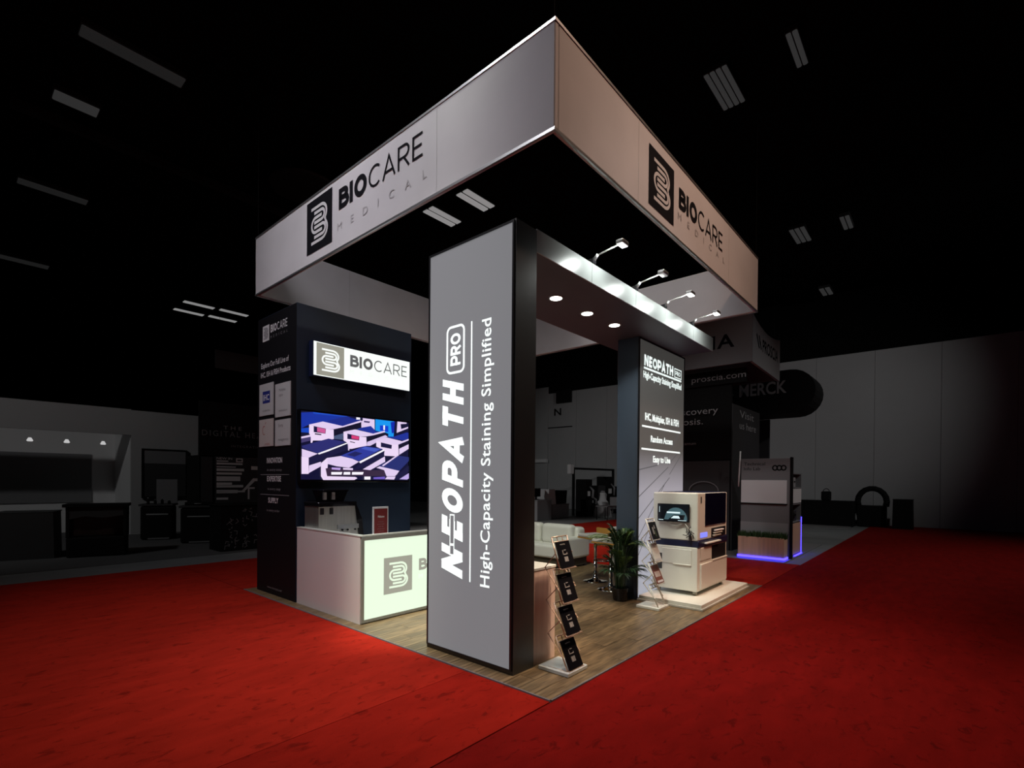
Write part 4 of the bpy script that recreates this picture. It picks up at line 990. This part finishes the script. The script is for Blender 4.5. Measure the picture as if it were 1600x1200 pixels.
part('drawer', MB().box(0.035, -0.01, 1.19, 1.085, 0.01, 1.51), 'exhibit_pale', sc)
part('door', MB().box(0.035, -0.01, 0.04, 1.085, 0.01, 0.73), 'planter_wood', sc)
part('light_strip', MB().box(1.12, -0.014, 0.02, 1.14, 0.02, 0.85).box(0.35, -0.03, 0.0, 1.12, -0.01, 0.02), 'led_strip', sc, label='blue glowing light strip')
for nm, u, z, w, h, m, lab, cat in (('storage_box', 9.42, 1.545, 0.28, 0.12, 'exhibit_pale', 'pale box on the upper cabinet shelf', 'box'),
        ('storage_box', 9.90, 1.545, 0.22, 0.22, 'exhibit_mid', 'grey box on the upper cabinet shelf', 'box'),
        ('round_device', 9.60, 0.775, 0.42, 0.28, 'exhibit_black', 'black round device on the lower cabinet shelf', 'device'),
        ('storage_box', 10.0, 0.775, 0.26, 0.24, 'exhibit_dark', 'dark box on the lower cabinet shelf', 'box')):
    t = thing(nm, lab, cat, (u, 0.55, z))
    if nm == 'round_device': part('body', MB().lathe([(w*0.3, 0), (w/2, h*0.3), (w/2, h*0.7), (w*0.3, h)], n=20), m, t); part('lens', MB().lathe([(w*0.18, h), (w*0.16, h+0.02)], n=16), 'exhibit_pale', t)
    else: part('carton', MB().rbox(-w/2, -0.14, 0, w/2, 0.14, h, 0.006, 1), m, t); part('handle', MB().box(-w*0.2, -0.15, h*0.5, w*0.2, -0.14, h*0.65), 'exhibit_black', t)

ps = thing('hanging_sign', 'grey hanging sign with black lettering at the neighbouring stand', 'sign', (9.2, 1.15, 4.40))
part('left_face', MB().box(0.0, 0.0, 0.0, 0.06, 3.4, 1.12), 'exhibit_grey', ps)
cur = [(x, 1.10-0.17*math.sin(math.pi*x/2.5)-0.10*x/2.5) for x in [2.5*i/10 for i in range(11)]]
part('right_face', MB().prism([(0.06, 0.0)] + [(2.5, -0.08)] + [(max(x, 0.06), z) for x, z in reversed(cur)], 'y', 0.0, 0.06), 'exhibit_mid', ps)
part('back_face', MB().box(2.44, 0.06, -0.05, 2.5, 3.4, 0.95), 'exhibit_grey', ps)
for x, y in ((0.03, 0.03), (2.45, 0.05), (0.03, 3.3), (2.45, 3.3)): part('cable', MB().tube([(x, y, 0.9), (x, y, HZ-4.40)], 0.003, 4), 'black_matte', ps)
F = Flat(); F.text('PROSCIA', 3.02, 0.40, 0.32, 2.35, 0, bold=0.02, align='r', spacing=1.1)
F.put('lettering', 'sign_black', ps, (-0.002, 3.4, 0), *MU)
F = Flat(); F.text('PROSCIA', 0.85, 0.36, 0.30, 1.45, 0, bold=0.02)
for k in range(4): F.stroke([(0.35+0.1*k, 0.68-0.13*(k % 2)), (0.5+0.08*k, 0.48-0.1*(k % 2))], 0.07, 0)
F.put('lettering', 'sign_black', ps, (0, -0.002, 0.02), *MV)
dt = thing('dark_tower', 'tall black tower with grey lettering under the neighbouring hanging sign', 'tower', (9.6, 1.68, 0.0))
part('core', MB().box(0.02, 0.02, 0.0, 2.3, 2.6, 3.54), 'exhibit_black', dt)
part('header', MB().box(-0.06, -0.30, 4.02, 0.06, 2.6, 4.36), 'exhibit_black', dt)
part('front_print', MB().box(0.0, 0.02, 2.20, 0.06, 2.6, 4.02), 'exhibit_black', dt)
part('base_print', MB().box(0.004, 0.06, 0.0, 0.02, 2.6, 2.17), 'exhibit_dark', dt)
part('side_print', MB().box(0.02, 0.0, 0.0, 2.3, 0.02, 3.54), 'exhibit_dark', dt)
F = Flat(); F.text('proscia.com', 1.63, 4.13, 0.14, 1.28, 0); 
F.text('AI for discovery', 2.28, 3.33, 0.16, 1.9, 0, align='r'); F.text('and diagnosis.', 1.92, 3.08, 0.16, 1.62, 0, align='r'); F.text('quantum', 1.75, 2.58, 0.07, 0.4, 0, align='r')
F.stroke(arc(1.95, 1.42, 0.36, 0.24, 0, 345, 24), 0.02, 1, True)
F.put('lettering', ['exhibit_mid', 'exhibit_grey'], dt, (-0.062, 2.6, 0), *MU)
F = Flat(); F.text('Visit', 0.55, 3.26, 0.18, 1.2, 0); F.text('us here', 0.55, 2.98, 0.18, 1.4, 0)
F.put('lettering', 'exhibit_mid', dt, (0, -0.002, 0), *MV)
# black capsule sign further back
ck = thing('capsule_sign', 'black round ended hanging sign further back with pale lettering', 'sign', (13.0, 0.55, 3.62))
rr = 0.62; outl = [(4.0, 0.0), (rr, 0.0)] + [(rr-rr*math.sin(math.radians(a)), rr-rr*math.cos(math.radians(a))) for a in range(15, 166, 15)] + [(rr, 2*rr), (4.0, 2*rr)]
part('body', MB().prism(outl, 'x', 0.0, 1.2), 'exhibit_black', ck)
for y in (1.2, 3.6): part('cable', MB().tube([(0.6, y, 1.2), (0.6, y, HZ-3.62)], 0.003, 4), 'black_matte', ck)
F = Flat(); F.text('MERCK', 3.29, 0.60, 0.36, 1.28, 0, bold=0.02, align='r'); F.stroke(arc(1.72, 0.68, 0.09, 0.09, 120, 400, 10), 0.05, 0)
F.put('lettering', 'exhibit_print', ck, (-0.002, 4.0, 0), *MU)
# dark back wall under the capsule sign
bw = thing('back_panel', 'tall dark panel standing behind the grey info board', 'panel', (14.4, 2.05, 0))
part('panel', MB().box(0, 0, 0, 0.12, 2.4, 3.64), 'exhibit_dark', bw)
part('foot', MB().box(-0.2, 0.2, 0, 0.32, 0.3, 0.03).box(-0.2, 2.1, 0, 0.32, 2.2, 0.03), 'exhibit_black', bw)

# dark table, bag and chairs by the right hall wall
def cloth_table(pos, w, d, h, lab, m='exhibit_black', rot=0.0, item=None):
    t = thing('draped_table', lab, 'table', pos, rot)
    part('cloth', MB().prism([(-w/2, 0.0), (w/2, 0.0), (w/2-0.02, h), (-w/2+0.02, h)], 'x', -d/2, d/2), m, t)
    part('tabletop', MB().rbox(-d/2, -w/2, h, d/2, w/2, h+0.02, 0.006, 1), m, t)
    return t
solo('grey_mat', MB().box(18.9, 0.5, -0.02, 20.9, 3.5, 0.012), 'grey_tile', 'grey floor mat under the far black table', 'mat')
cloth_table((20.1, 1.45, 0.012), 2.0, 0.75, 0.93, 'black draped table on a grey mat by the far right wall')
bg = thing('bag', 'black bag standing on the far black draped table', 'bag', (20.05, 1.36, 0.962))
part('body', MB().rbox(-0.12, -0.16, 0.0, 0.12, 0.16, 0.36, 0.05, 3), 'exhibit_black', bg)
part('handle', MB().tube([(0, -0.10, 0.34)] + [(0, 0.10*math.cos(math.radians(a)), 0.36+0.10*math.sin(math.radians(a))) for a in range(170, 9, -20)] + [(0, 0.10, 0.34)], 0.015, 6), 'exhibit_dark', bg)
def chair(pos, rot, lab, m, group):
    t = thing('chair', lab, 'chair', pos, rot, group)
    part('seat', MB().rbox(-0.22, -0.22, 0.43, 0.22, 0.22, 0.48, 0.015, 2), m, t)
    part('backrest', MB().rbox(0.17, -0.21, 0.50, 0.215, 0.21, 0.95, 0.02, 2), m, t)
    for x, y in ((-0.19, -0.19), (-0.19, 0.19), (0.19, -0.19), (0.19, 0.19)):
        part('leg', MB().tube([(x, y, 0.0), (x*0.95, y*0.95, 0.46)], 0.014, 6), m, t)
    return t
ch = thing('round_arch', 'dark round arch standing beside the far black table', 'stand', (20.6, -0.05, 0))
part('hoop', MB().tube([(0, 0.45*math.cos(math.radians(a)), 0.95+0.5*math.sin(math.radians(a))) for a in range(-20, 201, 20)], 0.10, 8), 'exhibit_black', ch)
part('stand', MB().rbox(-0.2, -0.45, 0.0, 0.2, 0.45, 0.80, 0.02, 1), 'exhibit_black', ch)
cloth_table((20.3, -1.0, 0.0), 0.6, 0.6, 1.05, 'small black draped stand right of the dark arch')

# ================================================================ stands on the far left
lb = thing('exhibit_booth', 'white walled exhibition booth at far left with a lit recess', 'booth', (0, 15.5, -0.005))
part('wall_panel', MB().box(0.72, 0.0, 0.0, 2.45, 0.10, 3.6), 'exhibit_white', lb)
part('header', MB().box(-8.0, 0.0, 2.88, 0.72, 0.10, 3.62), 'exhibit_white', lb)
part('recess_wall', MB().box(-8.0, 2.0, 0.0, 0.72, 2.1, 3.2), 'exhibit_pale', lb)
part('recess_side', MB().box(0.72, 0.10, 0.0, 0.80, 2.1, 3.2), 'exhibit_pale', lb)
part('side_wall', MB().box(2.45, 0.0, 0.0, 2.55, 2.1, 3.55), 'exhibit_grey', lb)
part('recess_board', MB().box(-3.0, 1.96, 0.9, 0.15, 2.0, 2.35), 'exhibit_grey', lb)
for u in (-2.2, -1.35, -0.6, 0.2):
    part('lamp', MB().lathe([(0.03, 2.70), (0.07, 2.62), (0.05, 2.60)], u, 0.7, 12), 'booth_lamp', lb)
lp = thing('poster_board', 'dark framed poster on the white wall of the far left booth', 'poster', (1.54, 15.44, 1.05))
part('frame', MB().box(-0.58, -0.03, 0.0, -0.54, 0.03, 1.45).box(0.54, -0.03, 0.0, 0.58, 0.03, 1.45).box(-0.54, -0.03, 1.41, 0.54, 0.03, 1.45).box(-0.54, -0.03, 0.0, 0.54, 0.03, 0.04), 'exhibit_black', lp)
part('sheet', MB().box(-0.54, -0.01, 0.04, 0.54, 0.03, 1.41), 'exhibit_dark', lp)
F = Flat(); F.rect(-0.54, 1.02, 0.54, 1.41, 0); F.put('print', 'exhibit_grey', lp, (0, -0.0115, 0), *MV)
vt = thing('display_table', 'black display table with a glazed front at far left', 'table', (-0.72, 11.35, 0.0), -0.30)
part('top', MB().box(-0.55, -0.30, 1.03, 0.52, 0.32, 1.09), 'exhibit_black', vt)
part('lower_box', MB().rbox(-0.5, -0.26, 0.0, 0.48, 0.28, 0.40, 0.03, 2), 'exhibit_black', vt)
for x in (-0.5, 0.44): part('post', MB().box(x, -0.26, 0.40, x+0.05, 0.28, 1.03), 'exhibit_black', vt)
part('back', MB().box(-0.45, 0.2, 0.40, 0.44, 0.26, 1.03), 'exhibit_grey', vt)
part('hanging_cloth', MB().prism([(-0.45, 1.03), (0.44, 1.03), (0.44, 0.85), (0.1, 0.80), (-0.2, 0.84), (-0.45, 0.78)], 'y', -0.25, -0.24), 'exhibit_dark', vt)
cloth_table((-1.75, 11.9, -0.005), 0.9, 0.7, 0.93, 'dark grey draped table beside the glazed display table', 'exhibit_dark', math.pi/2-0.30)
def desk(pos, w, d, h, lab):
    t = thing('service_desk', lab, 'desk', pos, -0.45, 'dark desks before the white booth')
    part('cabinet', MB().rbox(-w/2, -d/2, 0.0, w/2, d/2, h-0.05, 0.06, 3), 'exhibit_black', t)
    part('top', MB().rbox(-w/2-0.03, -d/2-0.03, h-0.05, w/2+0.03, d/2+0.03, h, 0.01, 1), 'exhibit_dark', t)
    part('rail', MB().box(-w*0.3, -d/2-0.02, h*0.70, w*0.38, -d/2+0.005, h*0.73), 'exhibit_mid', t)
    part('foot_rail', MB().box(-w*0.25, -d/2-0.03, 0.02, w*0.42, -d/2+0.01, 0.05), 'exhibit_grey', t)
desk((1.0, 13.9, -0.005), 0.72, 0.6, 0.95, 'dark rounded desk before the framed poster, left of two')
desk((1.52, 12.35, -0.005), 0.78, 0.6, 0.95, 'dark rounded desk before the framed poster, right of two')
pf = thing('desk_sign', 'pale upright sheet standing on the left dark desk', 'sign', (1.18, 13.85, 0.945), -0.2)
part('sheet', MB().rbox(-0.24, 0, 0, 0.24, 0.02, 0.66, 0.005, 1), 'exhibit_grey', pf); part('foot', MB().box(-0.2, -0.05, 0, 0.2, 0.1, 0.01), 'exhibit_dark', pf)
for (u, v, h), lab_b in zip(((0.72, 13.75, 0.15), (0.86, 13.66, 0.11), (1.00, 13.60, 0.14), (1.14, 13.52, 0.10)),
        ('leftmost small dark bottle on the left dark desk', 'second small bottle from the left on the left dark desk', 'third small bottle from the left on the left dark desk', 'rightmost and lowest bottle on the left dark desk')):
    b = thing('bottle', lab_b, 'bottle', (u, v, 0.945), 0, 'bottles on the left desk')
    part('glass', MB().lathe([(0.03, 0), (0.035, h*0.2), (0.035, h*0.7), (0.014, h*0.85), (0.014, h)], n=10), 'exhibit_black', b); part('cap', MB().lathe([(0.016, h), (0.016, h+0.02)], n=10), 'exhibit_mid', b)
lt_ = thing('case', 'flat black case lying on the right dark desk', 'case', (1.50, 12.35, 0.945), -0.45)
part('shell', MB().rbox(-0.30, -0.16, 0.0, 0.34, 0.16, 0.09, 0.02, 2), 'exhibit_black', lt_); part('handle', MB().tube([(-0.08, -0.16, 0.05), (-0.08, -0.19, 0.05), (0.08, -0.19, 0.05), (0.08, -0.16, 0.05)], 0.01, 6), 'exhibit_mid', lt_)
# black stand with faint lettering and the striped poster
kw = thing('lettered_wall', 'black wall with faint pale lettering left of the navy tower', 'wall panel', (1.70, 13.0, -0.005))
part('header', MB().box(0.0, 0.0, 2.28, 4.0, 0.1, 3.75), 'exhibit_black', kw)
part('wall', MB().box(0.02, 0.9, 0.0, 4.0, 1.0, 2.28), 'exhibit_black', kw)
part('post', MB().box(0.0, 0.02, 0.0, 0.08, 0.98, 2.28), 'exhibit_black', kw)
part('post', MB().box(3.9, 0.02, 0.0, 4.0, 0.9, 2.28), 'exhibit_black', kw)
F = Flat(); F.text('T H E', 0.60, 3.02, 0.10, 0.48, 0); F.text('DIGITAL HEALTH', 0.06, 2.82, 0.15, 2.05, 1, spacing=1.3); F.text('INTEGRATION', 0.80, 2.53, 0.06, 0.9, 1, spacing=1.3)
F.put('lettering', ['exhibit_mid', 'exhibit_grey'], kw, (0, -0.002, 0), *MV)
sp = thing('striped_poster', 'pale poster of stacked stripes beside the navy tower', 'poster', (2.08, 12.95, 0.95))
part('sheet', MB().box(0, 0, 0, 1.20, 0.03, 1.30), 'exhibit_dark', sp)
F = Flat(); rp_ = random.Random(2)
for k, (z, h, w) in enumerate(((0.10, 0.06, 0.30), (0.28, 0.09, 0.55), (0.30, 0.05, 0.75), (0.44, 0.07, 0.70), (0.48, 0.10, 0.40), (0.62, 0.13, 0.62), (0.80, 0.06, 0.66), (0.90, 0.07, 0.72), (1.0, 0.03, 0.5), (1.08, 0.05, 0.68), (1.16, 0.03, 0.3))):
    F.rect(0.03, z, 0.03+w, z+h, 0)
F.poly([(0.65, 0.30), (0.80, 0.36), (1.05, 0.62), (1.18, 0.62), (1.18, 0.70), (1.0, 0.70), (0.78, 0.44)], 0); F.rect(0.95, 0.95, 1.18, 1.05, 0)
F.stroke([(0.88, 0.1), (0.88, 0.42), (1.05, 0.42)], 0.05, 0); F.stroke([(0.55, 1.17), (0.70, 1.17), (0.70, 1.25), (0.55, 1.25)], 0.03, 0, True)
F.text('NEW IN', 0.03, 1.22, 0.06, 0.4, 0)
F.put('print', 'exhibit_pale', sp, (0, -0.0015, 0), *MV)
part('stand', MB().box(0.1, 0.0, -0.95, 0.16, 0.03, 0.0).box(1.1, 0.0, -0.95, 1.16, 0.03, 0.0), 'exhibit_black', sp)
sp2 = thing('narrow_poster', 'narrow dark poster between the white booth and the striped poster', 'poster', (1.74, 12.95, 0.95))
part('sheet', MB().box(0, 0, 0, 0.27, 0.03, 1.28), 'exhibit_dark', sp2); part('stand', MB().box(0.1, 0.0, -0.95, 0.16, 0.03, 0.0), 'exhibit_black', sp2)
st = thing('skirted_table', 'black table skirt with pale splatter marks left of the navy tower', 'table', (1.95, 10.35, -0.005))
part('skirt', MB().box(-0.75, -0.35, 0.0, 1.2, 0.35, 1.02), 'exhibit_black', st); part('tabletop', MB().rbox(-0.78, -0.38, 1.02, 1.23, 0.38, 1.05, 0.008, 1), 'exhibit_black', st)
F = Flat(); rs_ = random.Random(9)
for k in range(90):
    x = rs_.uniform(-0.6, 1.15); z = rs_.uniform(0.05, 0.95); a = rs_.uniform(0, 6.28); l = rs_.uniform(0.02, 0.10)
    F.stroke([(x, z), (x+l*math.cos(a), z+l*math.sin(a)), (x+l*1.4*math.cos(a+0.7), z+l*1.4*math.sin(a+0.7))], 0.014, 0)
F.put('print', 'exhibit_grey', st, (0, -0.352, 0), *MV)
hb = thing('hanging_banner', 'dark grey hanging banner left of the navy tower', 'banner', (1.75, 12.0, 4.50))
part('sheet', MB().box(0, 0, 0, 1.4, 0.03, 0.47), 'exhibit_dark', hb)
for x in (0.1, 1.3): part('cable', MB().tube([(x, 0.015, 0.45), (x, 0.015, HZ-4.50)], 0.003, 4), 'black_matte', hb)

# ================================================================ seen through the stand
def cab(pos, w, d, h, lab, m='exhibit_mid'):
    t = thing('display_plinth', lab, 'plinth', pos, 0, 'grey plinths behind the stand')
    part('cabinet', MB().rbox(-w/2, -d/2, 0, w/2, d/2, h, 0.01, 1), m, t)
    part('top', MB().rbox(-w/2-0.02, -d/2-0.02, h, w/2+0.02, d/2+0.02, h+0.04, 0.006, 1), m, t)
    return t
cab((13.9, 10.9, -0.02), 1.0, 0.8, 0.82, 'grey plinth seen just right of the pillar edge')
cab((15.35, 11.1, -0.02), 1.3, 0.8, 0.60, 'lower grey plinth carrying the dark box')
dv = thing('lab_device', 'boxy pale device with black front on the lower grey plinth', 'device', (15.2, 11.0, 0.62))
part('housing', MB().prism([(-0.8, 0.0), (-0.2, 0.0), (-0.30, 0.66), (-0.72, 0.66)], 'y', -0.3, 0.3), 'exhibit_pale', dv)
part('front', MB().prism([(-0.2, 0.02), (0.55, 0.02), (0.62, 0.60), (-0.28, 0.60)], 'y', -0.32, 0.3), 'exhibit_black', dv)
mo = thing('monitor', 'small black monitor behind the pale device', 'monitor', (13.95, 11.0, 0.84))
part('screen', MB().rbox(-0.3, -0.02, 0.12, 0.3, 0.02, 0.48, 0.01, 1), 'exhibit_black', mo); part('foot', MB().box(-0.12, -0.1, 0, 0.12, 0.1, 0.02).box(-0.03, -0.02, 0.02, 0.03, 0.02, 0.14), 'exhibit_black', mo)
gm = thing('dark_gantry', 'dark rail frame standing against the far grey wall', 'frame', (17.2, 11.3, -0.02))
part('rail', MB().box(0.0, -0.05, 2.22, 3.9, 0.05, 2.32), 'exhibit_black', gm)
for x in (0.0, 3.8): part('post', MB().box(x, -0.05, 0, x+0.1, 0.05, 2.22), 'exhibit_black', gm)
part('lamp', MB().rbox(-0.35, -0.1, 2.0, -0.05, 0.1, 2.45, 0.03, 2), 'exhibit_pale', gm)
for k, (u, v, w, h, m) in enumerate(((17.4, 10.8, 0.55, 1.75, 'exhibit_black'), (18.0, 11.0, 0.6, 1.1, 'exhibit_black'), (18.75, 10.9, 0.7, 1.45, 'exhibit_dark'), (19.75, 11.0, 0.8, 1.9, 'exhibit_black'), (20.7, 10.6, 0.8, 1.4, 'exhibit_black'))):
    lab = ('tall dark machine nearest the left end of the rail frame', 'low dark machine between two taller ones', 'grey dark machine in the middle of the row', 'tallest dark machine near the navy wall edge', 'dark machine rightmost in the far row')[k]
    t = thing('dark_machine', lab, 'machine', (u, v, -0.02), 0, 'dark machines under the rail frame')
    part('body', MB().rbox(-w/2, -0.3, 0.0, w/2, 0.3, h, 0.04, 2), m, t)
    part('arm', MB().tube([(0, -0.3, h*0.8), (0.1, -0.45, h*0.7), (0.05, -0.45, h*0.5)], 0.05, 8), 'exhibit_mid', t)
    part('panel', MB().box(-w*0.3, -0.32, h*0.55, w*0.1, -0.30, h*0.68), 'exhibit_pale', t)
cz = thing('draped_stand', 'grey cone of draped cloth in front of the dark machines', 'stand', (17.6, 9.9, -0.02))
part('cloth', MB().lathe([(0.42, 0.0), (0.40, 0.25), (0.26, 0.70), (0.16, 0.80), (0.12, 1.05), (0.14, 1.12)], n=20), 'exhibit_pale', cz); part('cap', MB().lathe([(0.1, 1.12), (0.1, 1.2), (0.03, 1.22)], n=14), 'exhibit_mid', cz)
chair((17.2, 9.0, 0.0-0.02), 0.8, 'grey chair beyond the aisle, near the draped cone', 'exhibit_mid', None)
sd = thing('side_table', 'small grey folding table beside the draped cone', 'table', (16.3, 8.95, -0.02))
part('tabletop', MB().rbox(-0.4, -0.3, 0.56, 0.4, 0.3, 0.60, 0.006, 1), 'exhibit_mid', sd)
for x in (-0.36, 0.36):
    for y in (-0.26, 0.26): part('leg', MB().tube([(x, y, 0), (x, y, 0.56)], 0.018, 6), 'exhibit_black', sd)
